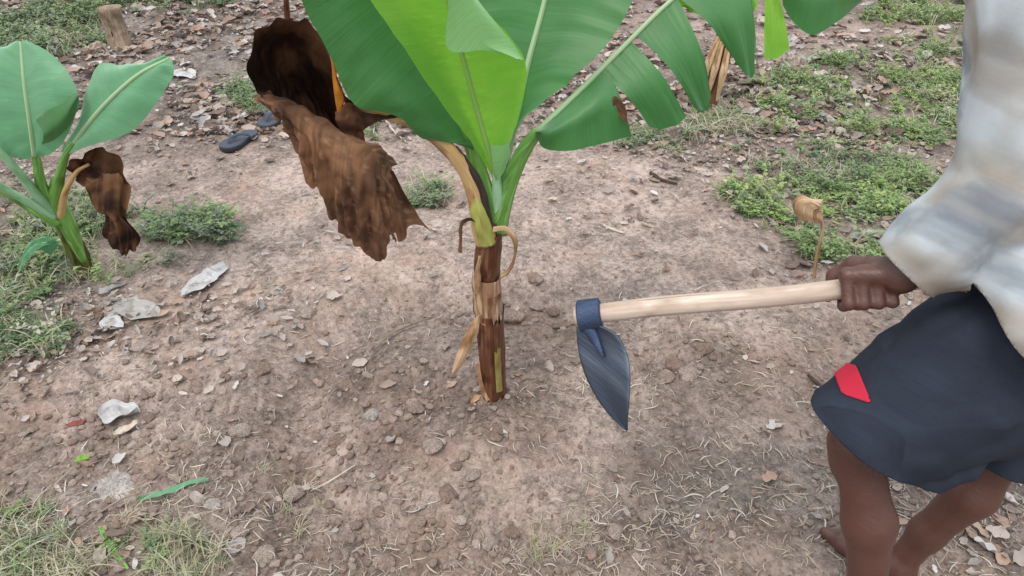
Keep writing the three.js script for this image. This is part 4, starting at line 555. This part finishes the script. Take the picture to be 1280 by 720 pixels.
{ // dry leaf hanging over on its stalk among the weeds at the right
  const g = thing('dry_curled_leaf', 'tan curled dry leaf drooping on its stalk above green weeds', 'leaf', onGround([1.074,-2.202]));
  part(g, 'stalk', tube([[g.position.x, g.position.y - 0.01, g.position.z], [1.0546,0.1017,-2.1900], [1.0426,0.1943,-2.1700], [1.0184,0.2710,-2.1600], [0.9778,0.3184,-2.1500]], [0.006, 0.007, 0.006, 0.005, 0.003], 8, 26, { flat: 0.5 }), M.husk);
  part(g, 'blade', sheet([[[0.9428,0.2646,-2.1500], [0.9111,0.3121,-2.1400], [0.9061,0.3472,-2.1400], [0.9274,0.3675,-2.1400], [0.9608,0.3559,-2.1400], [1.0100,0.3394,-2.1600]], [[0.9344,0.2904,-2.1000], [0.9076,0.3399,-2.0900], [0.9063,0.3685,-2.0900], [0.9245,0.3770,-2.0900], [0.9562,0.3631,-2.1000], [0.9943,0.3410,-2.1300]], [[0.9628,0.2816,-2.1100], [0.9374,0.3281,-2.0800], [0.9397,0.3511,-2.0800], [0.9549,0.3542,-2.0900], [0.9729,0.3459,-2.1000], [0.9971,0.3294,-2.1300]], [[1.0168,0.2525,-2.1500], [1.0083,0.2821,-2.1300], [1.0066,0.2999,-2.1300], [1.0038,0.3118,-2.1300], [1.0064,0.3150,-2.1400], [1.0097,0.3154,-2.1500]]], 24, 18, (u, v) => 0.004 * noise2(u * 6, v * 4, 8)), M.tan);
}

// ---------------------------------------------------------------- single pieces lying on the soil
const rnd = rng(77);
const dirty = (r, g, b, o = {}) => new THREE.MeshPhysicalMaterial({ color: new THREE.Color().setRGB(r, g, b), roughness: 0.9, side: THREE.DoubleSide, map: rep(tPale, 9, 6), bumpMap: streakBump, bumpScale: 0.001, ...o });
const paleLeaf = dirty(0.8, 0.8, 0.82), greyLeaf = dirty(0.6, 0.58, 0.56), brownLeaf = M.dead;
// a leaf lying on the ground: spine points as [x, z], half width, curl
const softY = (x, z) => { let s = 0; for (const [a, b] of [[0, 0], [0.04, 0], [-0.04, 0], [0, 0.04], [0, -0.04], [0.08, 0.03], [-0.08, -0.03]]) s += groundY(x + a, z + b); return s / 7 + 0.008; };
function lying(name, label, cat, spine, w, mat, curl = 0.02, group, s = 1) {
  const P = spine.map((p) => new THREE.Vector3(p[0], 0, p[1])), c = new THREE.CatmullRomCurve3(P), L = [], Mi = [], R = [];
  for (let i = 0; i <= 12; i++) {
    const t = i / 12, p = c.getPoint(t), d = c.getTangent(t), n = new THREE.Vector3(-d.z, 0, d.x), k = w * Math.pow(Math.sin(Math.PI * clamp(t * 0.94 + 0.03)), 0.6) * (1 + 0.25 * noise2(t * 7, 1, s)), k2 = w * Math.pow(Math.sin(Math.PI * clamp(t * 0.94 + 0.03)), 0.6) * (1 + 0.3 * noise2(t * 8, 3, s));
    const at = (o, dy) => { const q = p.clone().addScaledVector(n, o); q.y = softY(q.x, q.z) + dy; return q; };
    L.push(at(-k, curl * (0.7 + 0.4 * noise2(t * 3, 5, s)))); Mi.push(at(0, 0.002)); R.push(at(k2, curl * (0.5 + 0.4 * noise2(t * 3, 8, s))));
  }
  const m = c.getPoint(0.5); return solo(name, sheet([L, Mi, R], 24, 10, (u, v) => 0.0025 * noise2(u * 9, v * 4, s)), mat, [m.x, groundY(m.x, m.z), m.z], label, cat, group);
}
lying('dry_leaf', 'long pale whitish dry leaf lying at the edge of the weeds', 'leaf', [[-1.125,-2.076], [-1.088,-2.142], [-1.060,-2.212], [-1.034,-2.274]], 0.04, paleLeaf, 0.02, null, 3);
lying('dry_leaf', 'broad wrinkled grey dry leaf lying below the small banana plant', 'leaf', [[-1.356,-2.030], [-1.280,-2.003], [-1.163,-1.976]], 0.055, greyLeaf, 0.02, null, 4);
lying('dry_leaf', 'narrow grey dry leaf pointing up beside the small banana stem', 'leaf', [[-1.409,-2.076], [-1.382,-2.113], [-1.350,-2.157]], 0.018, greyLeaf, 0.015, null, 5);
lying('dry_leaf', 'small torn pale leaf under the broad grey leaf', 'leaf', [[-1.305,-1.891], [-1.312,-1.942], [-1.251,-1.908]], 0.022, paleLeaf, 0.015, null, 6);
lying('dry_leaf', 'pale cupped husk piece lying alone on the bare brown soil', 'leaf', [[-1.159,-1.517], [-1.102,-1.514], [-1.046,-1.529]], 0.034, paleLeaf, 0.032, null, 7);
lying('dry_leaf', 'tan leaf scrap tucked below the pale cupped husk', 'leaf', [[-1.083,-1.441], [-1.059,-1.464], [-1.035,-1.492]], 0.012, dirty(0.9, 0.78, 0.66), 0.01, null, 8);
lying('red_leaf', 'small dark red leaf beside the pale cupped husk', 'leaf', [[-1.233,-1.480], [-1.205,-1.486], [-1.184,-1.498]], 0.009, new THREE.MeshStandardMaterial({ color: new THREE.Color().setRGB(0.2, 0.05, 0.04), roughness: 0.8, side: THREE.DoubleSide }), 0.005, null, 9);
lying('green_leaf', 'tiny fresh green leaf on bare soil below the pale husk', 'leaf', [[-1.143,-1.347], [-1.127,-1.358], [-1.108,-1.374]], 0.009, M.leafYoung, 0.006, null, 10);
lying('green_leaf', 'long fresh green grass leaf lying on the soil near the grey stone', 'leaf', [[-0.928,-1.219], [-0.879,-1.237], [-0.826,-1.257], [-0.764,-1.270]], 0.011, M.leafBroad, 0.008, null, 11);
lying('grey_leaf', 'pale leaf scrap on the path above the slippers', 'leaf', [[-1.986,-4.262], [-1.921,-4.289], [-1.828,-4.235]], 0.06, paleLeaf, 0.03, null, 12);
lying('grey_leaf', 'pale scrap on the ground behind the right grass patch', 'leaf', [[1.799,-4.515], [1.897,-4.605], [1.999,-4.730]], 0.05, paleLeaf, 0.03, null, 13);
lying('grey_leaf', 'dark grey leaf at the foot of the right weeds', 'leaf', [[1.286,-2.440], [1.350,-2.463], [1.407,-2.452]], 0.03, greyLeaf, 0.03, null, 14);
lying('grey_leaf', 'grey leaf lying between weeds and the pale long leaf', 'leaf', [[-1.441,-2.535], [-1.364,-2.499], [-1.274,-2.440]], 0.04, greyLeaf, 0.03, null, 15);
const twig = (label, pts, r, mat, dy = 0.006) => { const P = pts.map((p) => onGround(p, dy)); return solo('twig', tube(P, r, 7, 24, { shape: (a, t) => 1 + 0.2 * noise2(a, t * 9, 3) }), mat, P[0], label, 'twig'); };
const bleached = dirty(1.0, 0.93, 0.82), darkTwig = dirty(0.12, 0.08, 0.06), midTwig = dirty(0.48, 0.38, 0.29);
twig('short bleached twig lying on the bare path right of the banana', [[0.358,-2.579], [0.395,-2.542], [0.435,-2.505]], [0.006, 0.006, 0.005], bleached);
twig('long thin brown twig left of the banana stem', [[-0.429,-1.803], [-0.385,-1.887], [-0.315,-1.950], [-0.235,-2.007]], [0.003, 0.005, 0.004, 0.002], midTwig, 0.02);
twig('short dark stick beside the shorts of the person', [[0.874,-1.670], [0.891,-1.649], [0.910,-1.621]], [0.004, 0.006, 0.005], darkTwig, 0.012);
twig('pale thin straw standing out near the stones', [[-0.515,-1.272], [-0.475,-1.314], [-0.409,-1.338]], [0.0015, 0.0025, 0.0015], bleached, 0.015);
twig('bent pale straw under the dark hanging leaf', [[-0.656,-3.643], [-0.583,-3.461], [-0.505,-3.329]], [0.006, 0.006, 0.004], bleached, 0.01);
twig('dark broken twig on the path beside the weeds', [[0.607,-2.992], [0.649,-2.945], [0.714,-2.915]], [0.008, 0.007, 0.005], darkTwig, 0.01);
twig('dry flattened stem lying across the grass in front of the grey stone', [[-1.025,-1.123], [-0.992,-1.176], [-0.946,-1.207], [-0.909,-1.222]], [0.002, 0.003, 0.002], midTwig, 0.03);
lying('grass_stem', 'green flat grass stem slanting through the near grass', 'grass stem', [[-0.988,-1.141], [-0.939,-1.092], [-0.871,-1.028]], 0.007, M.petiole, 0.004, null, 21);

// stones and clods that stand out
function rock(s, flat = 0.65, d = 3) { const rr = rng(s * 7 + 1), pl = []; for (let i = 0; i < 11; i++) pl.push([new THREE.Vector3(rr() - 0.5, rr() - 0.5, rr() - 0.5).normalize(), 0.62 + 0.3 * rr()]);
  const g = mergeVertices(new THREE.IcosahedronGeometry(1, d).deleteAttribute('uv').deleteAttribute('normal')), p = g.attributes.position, uv = []; for (let i = 0; i < p.count; i++) { const x = p.getX(i), y = p.getY(i), z = p.getZ(i), n = new THREE.Vector3(x, y, z); let k = 1.05 + 0.22 * noise3(x * 1.4, y * 1.4, z * 1.4, s); for (const [q, o] of pl) { const d = q.dot(n); if (d > 0) k = Math.min(k, o / d); } k += 0.05 * noise3(x * 3.3, y * 3.3, z * 3.3, s + 3) + 0.03 * noise3(x * 8, y * 8, z * 8, s + 5); p.setXYZ(i, x * k, y * k * flat, z * k); uv.push(x * 0.06, z * 0.06); } g.setAttribute('uv', new THREE.Float32BufferAttribute(uv, 2)); g.computeVertexNormals(); return g; }
const rockGeo = [1, 2, 3, 4, 5, 6].map((s) => rock(s * 11)), soilLike = (r, g, b) => new THREE.MeshStandardMaterial({ color: new THREE.Color().setRGB(r, g, b), map: rep(soilTex, 1.2, 1.2), bumpMap: rep(soilBump, 1.2, 1.2), bumpScale: 0.004, roughness: 0.97 });
const clodMats = [soilLike(0.38, 0.29, 0.24), soilLike(0.32, 0.23, 0.185), soilLike(0.44, 0.36, 0.31)], stoneMat = soilLike(0.5, 0.46, 0.43);
function clod(name, g, r, mat, label, group, i, flat = 0.8) { const m = new THREE.Mesh(rockGeo[i % 6], mat); m.name = numbered(name); m.scale.set(r * (0.85 + 0.4 * rnd()), r * flat, r); m.rotation.y = rnd() * 6; m.position.set(...onGround(g, r * 0.22 * flat)); m.castShadow = m.receiveShadow = true; scene.add(m); return tag(m, label, name === 'stone' ? 'stone' : 'clod', group); }
clod('stone', [-1.010,-1.272], 0.052, stoneMat, 'large flat grey stone at the edge of the near grass', null, 0, 0.55);
clod('stone', [-0.727,-1.188], 0.022, stoneMat, 'grey pebble right of the long green grass leaf', null, 1);
clod('stone', [-0.912,-1.153], 0.024, clodMats[0], 'brown stone sunk in the near grass', null, 2);
clod('stone', [-0.635,-1.114], 0.022, clodMats[2], 'small tan stone beside the near grass tuft', null, 3);
clod('stone', [0.327,-1.181], 0.021, clodMats[2], 'pinkish tan stone among straw below the hoe', null, 4);
clod('stone', [-0.394,-1.510], 0.021, stoneMat, 'grey upright stone beside the small green tuft', null, 5, 1.3);
clod('stone', [-0.803,-2.099], 0.02, stoneMat, 'grey pebble on the trodden path below the dead leaf', null, 0);
[[484, 528, 13], [432, 474, 13], [612, 676, 12], [640, 394, 15], [692, 386, 11], [672, 380, 11], [668, 352, 12], [700, 404, 10], [386, 398, 12], [520, 648, 13], [620, 555, 15], [540, 572, 14], [480, 690, 14], [396, 688, 15], [770, 662, 13], [740, 690, 12], [845, 455, 16], [862, 468, 15], [835, 470, 13], [330, 470, 12], [300, 540, 13], [236, 560, 12], [560, 620, 15], [590, 600, 12], [452, 560, 12], [420, 540, 14], [365, 610, 13], [520, 520, 12], [880, 440, 12], [330, 700, 14], [560, 690, 12], [640, 660, 12]].forEach(([x, y, px], i) => { const p = groundAt(x, y); clod('soil_clod', p, px * 0.00095 * Math.hypot(p[0], p[1], 1.5), clodMats[i % 3], 'lump of brown soil lying on the turned ground', 'soil clods on the turned ground', i); });
function groundAt(x, y) { const u = (x - 640) / 937.83, v = (360 - y) / 937.83, ry = -0.57358 + v * 0.81915, k = -1.5 / ry; return [u * k, -(0.81915 + v * 0.57358) * k]; }

// ---------------------------------------------------------------- ground cover that nobody could count
function scatter(name, label, cat, geos, mat, list) {   // list: [x, y, z, scale, yaw, tilt, [r, g, b]] shared out over the geometry variants
  const all = new THREE.Group(); all.name = numbered(name); scene.add(all); tag(all, label, cat, null, 'stuff');
  geos.forEach((g, v) => {
    const mine = list.filter((_, i) => i % geos.length === v); if (!mine.length) return;
    const im = new THREE.InstancedMesh(g, mat, mine.length), o = new THREE.Object3D(), c = new THREE.Color();
    mine.forEach(([x, y, z, s, yaw, tilt, col], i) => { o.position.set(x, y, z); o.rotation.set(tilt ?? 0, yaw, tilt ? tilt * 0.6 : 0, 'YXZ'); Array.isArray(s) ? o.scale.set(...s) : o.scale.setScalar(s); o.updateMatrix(); im.setMatrixAt(i, o.matrix); im.setColorAt(i, c.setRGB(...col)); });
    im.name = name + '_pieces'; im.userData.kind = 'stuff'; im.castShadow = im.receiveShadow = true; all.add(im);
  });
}
const R = rng(4242);
const anywhere = () => { const z = 0.55 + Math.pow(R(), 1.25) * 8; return [(R() * 2 - 1) * (0.7 + 0.82 * z), -z]; };
const tint = (c, v) => { const k = 1 + (R() - 0.5) * v; return [c[0] * k, c[1] * k, c[2] * k]; };
const one = (l) => l[Math.floor(R() * l.length)];
// crumbs of soil
{
  const list = [], geos = [7, 8, 9].map((s) => rock(s * 13, 0.7, 2));
  for (let i = 0; i < 60000 && list.length < 17000; i++) {
    const [x, z] = anywhere(), trod = clamp(bl(TROD, x, z)), dug = clamp(bl(DUG, x, z)), clump = sstep(-0.25, 0.35, fbm(x * 4, z * 4, 3, 601));
    if (R() > (0.16 + 0.8 * dug + 0.5 * clump) * (1 - 0.93 * trod)) continue;
    const s = 0.0026 + 0.0085 * Math.pow(R(), 3.2) * (0.6 + 0.6 * dug + 0.4 * clump); list.push([x, groundY(x, z) + s * 0.25, z, [s * (0.8 + R() * 0.6), s, s], R() * 6.3, 0, tint(one([[0.34, 0.262, 0.22], [0.265, 0.195, 0.16], [0.4, 0.325, 0.28], [0.3, 0.225, 0.185]]), 0.35)]);
  }
  scatter('soil_crumbs', 'small crumbs of brown soil strewn over the ground', 'soil', geos, new THREE.MeshStandardMaterial({ roughness: 0.97, map: rep(soilTex, 0.9, 0.9), color: new THREE.Color().setRGB(1.15, 1.15, 1.15) }), list);
}
// straw and dry grass bits
const strawGeo = (s) => { const r = rng(s), P = []; let a = 0, x = -0.5, z = 0, y = 0.02; for (let i = 0; i < 7; i++) { P.push([x, y + 0.05 * Math.sin(i * 0.9) * r(), z]); a += (r() - 0.5) * 0.6; x += Math.cos(a) / 6; z += Math.sin(a) / 6; y += (r() - 0.5) * 0.09; } return tube(P, [0.022, 0.038, 0.038, 0.014], 4, 10, { flat: 0.5 }); };
{
  const list = [], Z1 = [[[0.513,-1.397], 0.32, 0.26, 1.2], [[1.056,-1.188], 0.5, 0.25, 1], [[0.268,-1.141], 0.4, 0.2, 0.7], [[-0.547,-1.188], 0.4, 0.25, 0.45], [[-1.012,-1.096], 0.5, 0.3, 0.7], [[-1.299,-2.048], 0.7, 0.5, 0.8], [[0.920,-1.875], 0.3, 0.2, 0.5], [[-0.074,-1.074], 0.4, 0.2, 0.5], [[1.038,-2.785], 0.9, 0.8, 0.6], [[1.030,-3.863], 0.5, 0.5, 0.6], [[-0.338,-2.820], 0.3, 0.3, 0.5], [[-0.394,-1.959], 0.25, 0.15, 0.6], [[0.000,-1.581], 0.2, 0.15, 0.5]];
  for (let i = 0; i < 200000 && list.length < 13000; i++) {
    const [x, z] = anywhere(), w = bl(Z1, x, z), clump = sstep(-0.1, 0.4, fbm(x * 5, z * 5, 3, 611)), trod = clamp(bl(TROD, x, z));
    if (R() > (0.05 + 0.85 * w + 0.10 * clump) * (1 - 0.6 * trod) * (0.35 + 0.65 * clump)) continue;
    const s = 0.012 + 0.045 * R() * R(); list.push([x, groundY(x, z) + 0.003 + 0.006 * R(), z, [s, s * 0.7, s * (0.6 + 0.7 * R())], R() * 6.3, (R() - 0.5) * 0.5, tint(one([[0.48, 0.41, 0.32], [0.4, 0.33, 0.26], [0.58, 0.53, 0.45], [0.4, 0.37, 0.28], [0.5, 0.47, 0.42], [0.3, 0.25, 0.2]]), 0.3)]);
  }
  scatter('straw', 'dry straw and grass bits strewn over the soil', 'straw', [21, 22, 23, 24].map(strawGeo), new THREE.MeshStandardMaterial({ roughness: 0.85 }), list);
}
// leaf litter
const litterGeo = (s) => { const r = rng(s), k = 0.4 + r() * 0.5, w = 0.25 + 0.2 * r(), L = [], Mi = [], Q = []; for (let i = 0; i <= 6; i++) { const t = i / 6, h = Math.pow(Math.sin(Math.PI * (t * 0.92 + 0.04)), 0.7), x = t - 0.5, yy = 0.5 * k * (t - 0.5) ** 2; L.push([x, yy + k * 0.3 * h * (0.4 + r()), -w * h * (0.75 + 0.5 * r())]); Mi.push([x, yy, 0.03 * (r() - 0.5)]); Q.push([x, yy + k * 0.22 * h * (0.3 + r()), w * h * (0.75 + 0.5 * r())]); } return sheet([L, Mi, Q], 10, 6, (u, v) => 0.03 * noise2(u * 5, v * 4, s)); };
{
  const list = [], Z2 = [[[-1.209,-2.025], 0.5, 0.28, 1.9], [[-1.354,-1.875], 0.5, 0.22, 1.6], [[-0.920,-1.959], 0.16, 0.3, 1.4], [[-0.906,-2.295], 0.25, 0.25, 0.4], [[-1.998,-4.667], 1.5, 1.5, 1], [[-2.978,-4.827], 2, 1.5, 0.8], [[-0.568,-3.591], 0.6, 0.8, 1], [[0.811,-3.171], 0.6, 0.6, 0.9], [[1.134,-3.007], 0.8, 0.6, 0.9], [[1.365,-2.856], 0.6, 0.5, 0.7], [[1.848,-4.827], 1.5, 1.2, 0.8], [[1.231,-3.981], 0.6, 0.7, 0.8], [[1.205,-1.288], 0.3, 0.3, 0.5], [[0.000,-3.981], 1.2, 1.4, 0.4], [[-0.975,-1.096], 0.4, 0.2, 0.3]];
  const cols = [[0.34, 0.285, 0.25], [0.4, 0.35, 0.315], [0.26, 0.2, 0.165], [0.36, 0.26, 0.2], [0.43, 0.37, 0.32], [0.17, 0.125, 0.105], [0.46, 0.44, 0.425], [0.3, 0.21, 0.165], [0.3, 0.275, 0.26], [0.22, 0.17, 0.14]];
  for (let i = 0; i < 220000 && list.length < 19000; i++) {
    const [x, z] = anywhere(), w = bl(Z2, x, z), clump = sstep(-0.3, 0.35, fbm(x * 2.6, z * 2.6, 3, 621)), trod = clamp(bl(TROD, x, z));
    if (R() > (0.004 + 0.95 * w * (0.15 + 0.85 * clump)) * (1 - 0.85 * trod)) continue;
    const s = 0.010 + 0.045 * Math.pow(R(), 2.8) * (z < -3.4 ? 2.0 : 0.95); list.push([x, groundY(x, z) + 0.004 + 0.012 * R() * clamp(w), z, [s, s * (0.7 + 0.8 * R()), s * (0.35 + 0.6 * R())], R() * 6.3, (R() - 0.5) * 1.1, tint(one(cols), 0.35)]);
  }
  scatter('leaf_litter', 'dry grey and brown leaf litter on the ground', 'leaf litter', [31, 32, 33, 34].map(litterGeo), new THREE.MeshStandardMaterial({ roughness: 0.9, side: THREE.DoubleSide }), list);
}
// grass and weeds
function tuft(s, n, h, lean, w) {
  const r = rng(s), G = [];
  for (let b = 0; b < n; b++) {
    const a = r() * 6.28, l = h * (0.5 + 0.7 * r()), ln = lean * (0.4 + r()), pos = [], idx = [], uv = [], ox = (r() - 0.5) * 0.5 * h, oz = (r() - 0.5) * 0.5 * h, cx = Math.cos(a), cz = Math.sin(a), tw = (r() - 0.5) * 1.2;
    for (let i = 0; i <= 5; i++) { const t = i / 5, k = w * (1 - t * t) * (0.7 + 0.3 * Math.sin(t * 3)), d = ln * t * t * l, y = l * (t - 0.45 * lean * t * t * t), px = -Math.sin(a + tw * t), pz = Math.cos(a + tw * t); pos.push(ox + cx * d + px * k, y, oz + cz * d + pz * k, ox + cx * d - px * k, y, oz + cz * d - pz * k); uv.push(0, t, 1, t); if (i < 5) { const q = i * 2; idx.push(q, q + 1, q + 2, q + 1, q + 3, q + 2); } }
    G.push(geom(pos, idx, uv));
  }
  return join(G);
}
function weed(s, n, h) {
  const r = rng(s), G = [];
  for (let b = 0; b < n; b++) {
    const a = r() * 6.28, l = h * (0.5 + 0.6 * r()), tip = [Math.cos(a) * l * 0.8, l * (0.5 + 0.5 * r()), Math.sin(a) * l * 0.8];
    G.push(tube([[0, -0.01, 0], [tip[0] * 0.4, tip[1] * 0.65, tip[2] * 0.4], tip], [0.0016, 0.0014, 0.0008], 4, 6));
    for (let k = 0; k < 7; k++) {
      const t = 0.25 + 0.75 * k / 6, c = [tip[0] * t * (0.5 + 0.5 * t), tip[1] * Math.min(1, t * 1.15), tip[2] * t * (0.5 + 0.5 * t)], d = r() * 6.28, L = 0.010 + 0.013 * r(), W = L * (0.3 + 0.15 * r()), cx = Math.cos(d), cz = Math.sin(d), u = 0.35 * L * (r() - 0.2);
      const at = (f, o, y) => [c[0] + cx * f - cz * o, c[1] + y, c[2] + cz * f + cx * o];
      G.push(geom([...at(0, 0, 0), ...at(L * 0.5, W, u + W * 0.3), ...at(L * 0.5, 0, u), ...at(L * 0.5, -W, u + W * 0.3), ...at(L, 0, u * 1.2)], [0, 2, 1, 0, 3, 2, 1, 2, 4, 2, 3, 4], [0, 0, 1, 0.5, 0.5, 0.5, 0, 0.5, 0.5, 1]));
    }
  }
  return join(G);
}
const grassMat = new THREE.MeshPhysicalMaterial({ roughness: 0.8, side: THREE.DoubleSide, transmission: 0.3, thickness: 0, specularIntensity: 0.5 });
const tufts = [tuft(1, 13, 0.075, 0.9, 0.0021), tuft(2, 11, 0.095, 1.2, 0.0024), tuft(3, 15, 0.055, 1.4, 0.0018)], weeds = [weed(5, 6, 0.06), weed(6, 7, 0.05), weed(7, 5, 0.08)];
const GREEN = [[0.22, 0.30, 0.14], [0.17, 0.25, 0.12], [0.26, 0.32, 0.18], [0.31, 0.33, 0.21], [0.14, 0.21, 0.11]], WEED = [[0.20, 0.30, 0.13], [0.15, 0.24, 0.12], [0.26, 0.34, 0.15], [0.24, 0.29, 0.2]], DRY = [[0.5, 0.45, 0.32], [0.42, 0.4, 0.27], [0.36, 0.37, 0.22], [0.55, 0.52, 0.42]];
function patch(label, poly, nGrass, nWeed, dryShare, size = 1, edge = 0.3, lush = 1) {
  const xs = poly.map((p) => p[0]), zs = poly.map((p) => p[1]), x0 = Math.min(...xs), x1 = Math.max(...xs), z0 = Math.min(...zs), z1 = Math.max(...zs), A = [], B = [];
  for (const [n, L, pal] of [[nGrass, A, GREEN], [nWeed, B, WEED]]) for (let i = 0; i < n * 12 && L.length < n; i++) {
    const x = lerp(x0 - 0.1, x1 + 0.1, R()), z = lerp(z0 - 0.1, z1 + 0.1, R()), k = fbm(x * 4, z * 4, 3, 631);
    if (!inPoly(poly, x + edge * 0.6 * fbm(x * 6, z * 6, 2, 641), z + edge * 0.6 * fbm(x * 6, z * 6, 2, 651)) || R() > 0.12 + 1.1 * sstep(-0.12, 0.3, k)) continue;
    const s = size * (0.55 + 0.7 * R()); L.push([x, groundY(x, z) - 0.003, z, s, R() * 6.3, (R() - 0.5) * 0.4, R() < (L === A ? dryShare * 1.4 : dryShare * 0.12) ? tint(one(DRY), 0.3) : tint(one(pal), 0.4).map((q, c) => q * (c < 2 ? lush : 1))]);
  }
  if (A.length) scatter('grass', label, 'grass', tufts, grassMat, A); if (B.length) scatter('weeds', label.replace('grass', 'small leafy weeds'), 'weeds', weeds, grassMat, B);
}
patch('green grass patch in the open right of the torn leaf', [[1.086,-3.643], [1.306,-4.105], [1.808,-4.545], [2.535,-4.997], [3.816,-5.570], [3.032,-3.981], [2.032,-3.257], [1.580,-3.257], [1.229,-3.348]], 520, 620, 0.25, 1.0, 0.3, 1.25);
patch('grass patch round the curled tan leaf', [[0.904,-2.856], [1.113,-2.930], [1.311,-2.799], [1.735,-3.087], [2.013,-2.856], [1.724,-2.295], [1.362,-2.269], [1.140,-2.295], [0.999,-2.523]], 210, 300, 0.2, 0.95, 0.3, 1.25);
patch('grass strip at the far right edge of the clearing', [[2.354,-5.367], [2.722,-5.876], [3.845,-6.811], [5.422,-7.117], [3.792,-5.528], [2.807,-5.251]], 330, 340, 0.2, 1.3, 0.3, 1.25);
patch('sparse grass beneath the torn leaf', [[0.544,-3.394], [0.754,-3.491], [0.874,-3.302], [0.767,-3.129], [0.584,-3.129]], 50, 45, 0.35, 0.8);
patch('thin grass between the right hand patches', [[0.988,-3.302], [1.919,-3.257], [1.842,-2.856], [1.068,-2.893]], 150, 90, 0.45, 0.8);
patch('dry grass at the foot of the dry stalk', [[0.802,-3.540], [1.030,-3.863], [1.189,-3.643], [1.016,-3.257], [0.790,-3.257]], 110, 20, 0.8, 1.2);
patch('grass under the small banana plant', [[-2.593,-2.856], [-2.225,-2.930], [-1.758,-2.820], [-1.417,-2.554], [-1.242,-2.295], [-1.273,-2.118], [-1.468,-2.182], [-1.630,-1.959], [-1.942,-1.875]], 400, 270, 0.35, 1.0);
patch('grass beside the path past the small banana plant', [[-1.503,-2.649], [-1.409,-2.702], [-1.226,-2.662], [-1.130,-2.493], [-1.223,-2.452], [-1.389,-2.523]], 110, 170, 0.15, 1.0);
patch('grass at the left below the leaf litter', [[-1.906,-1.981], [-1.612,-2.025], [-1.477,-1.916], [-1.462,-1.739], [-1.742,-1.720]], 150, 90, 0.35, 0.9);
patch('near grass in front of the grey stone', [[-1.368,-1.188], [-1.183,-1.207], [-1.036,-1.188], [-0.898,-1.137], [-0.919,-1.012], [-1.005,-0.934], [-1.213,-0.934]], 170, 14, 0.5, 0.8, 0.15);
patch('near grass tufts among stones', [[-0.823,-1.092], [-0.756,-1.114], [-0.677,-1.074], [-0.642,-0.992], [-0.777,-0.972]], 60, 4, 0.45, 0.75, 0.1);
patch('weedy grass round the cut stump', [[-3.496,-4.667], [-3.586,-5.467], [-3.486,-5.831], [-3.096,-5.899], [-2.667,-4.997], [-2.685,-4.590], [-2.831,-4.442]], 420, 560, 0.1, 1.4);
patch('grass beyond the cut stump', [[-3.710,-7.117], [-2.678,-6.811], [-2.064,-5.899], [-2.429,-5.570], [-3.025,-5.741]], 200, 260, 0.25, 1.4);
patch('grass above the slippers', [[-1.641,-3.921], [-1.531,-4.105], [-1.281,-3.921], [-1.244,-3.696], [-1.468,-3.751]], 60, 90, 0.25, 1.0);
patch('grass tuft seen between dead leaf and stem', [[-0.461,-2.856], [-0.366,-2.945], [-0.266,-2.856], [-0.293,-2.682], [-0.410,-2.702]], 55, 30, 0.5, 1.0, 0.1);
patch('small green grass tuft beside the upright stone', [[-0.430,-1.486], [-0.377,-1.492], [-0.338,-1.432], [-0.378,-1.383], [-0.415,-1.397]], 16, 0, 0.2, 0.75, 0.05);
patch('dry grass left of the small green tuft', [[-0.633,-1.288], [-0.498,-1.328], [-0.450,-1.188], [-0.549,-1.118]], 44, 2, 0.75, 0.7, 0.1);
patch('thin dry grass on the soil below the hoe', [[-0.039,-1.164], [0.156,-1.188], [0.223,-1.074], [0.000,-1.053]], 40, 0, 0.75, 0.4, 0.1);
patch('scattered green sprigs under the dead leaf', [[-0.742,-3.540], [-0.635,-3.491], [-0.617,-3.366], [-0.711,-3.348]], 20, 12, 0.3, 1.0, 0.1);

renderer.render(scene, camera);
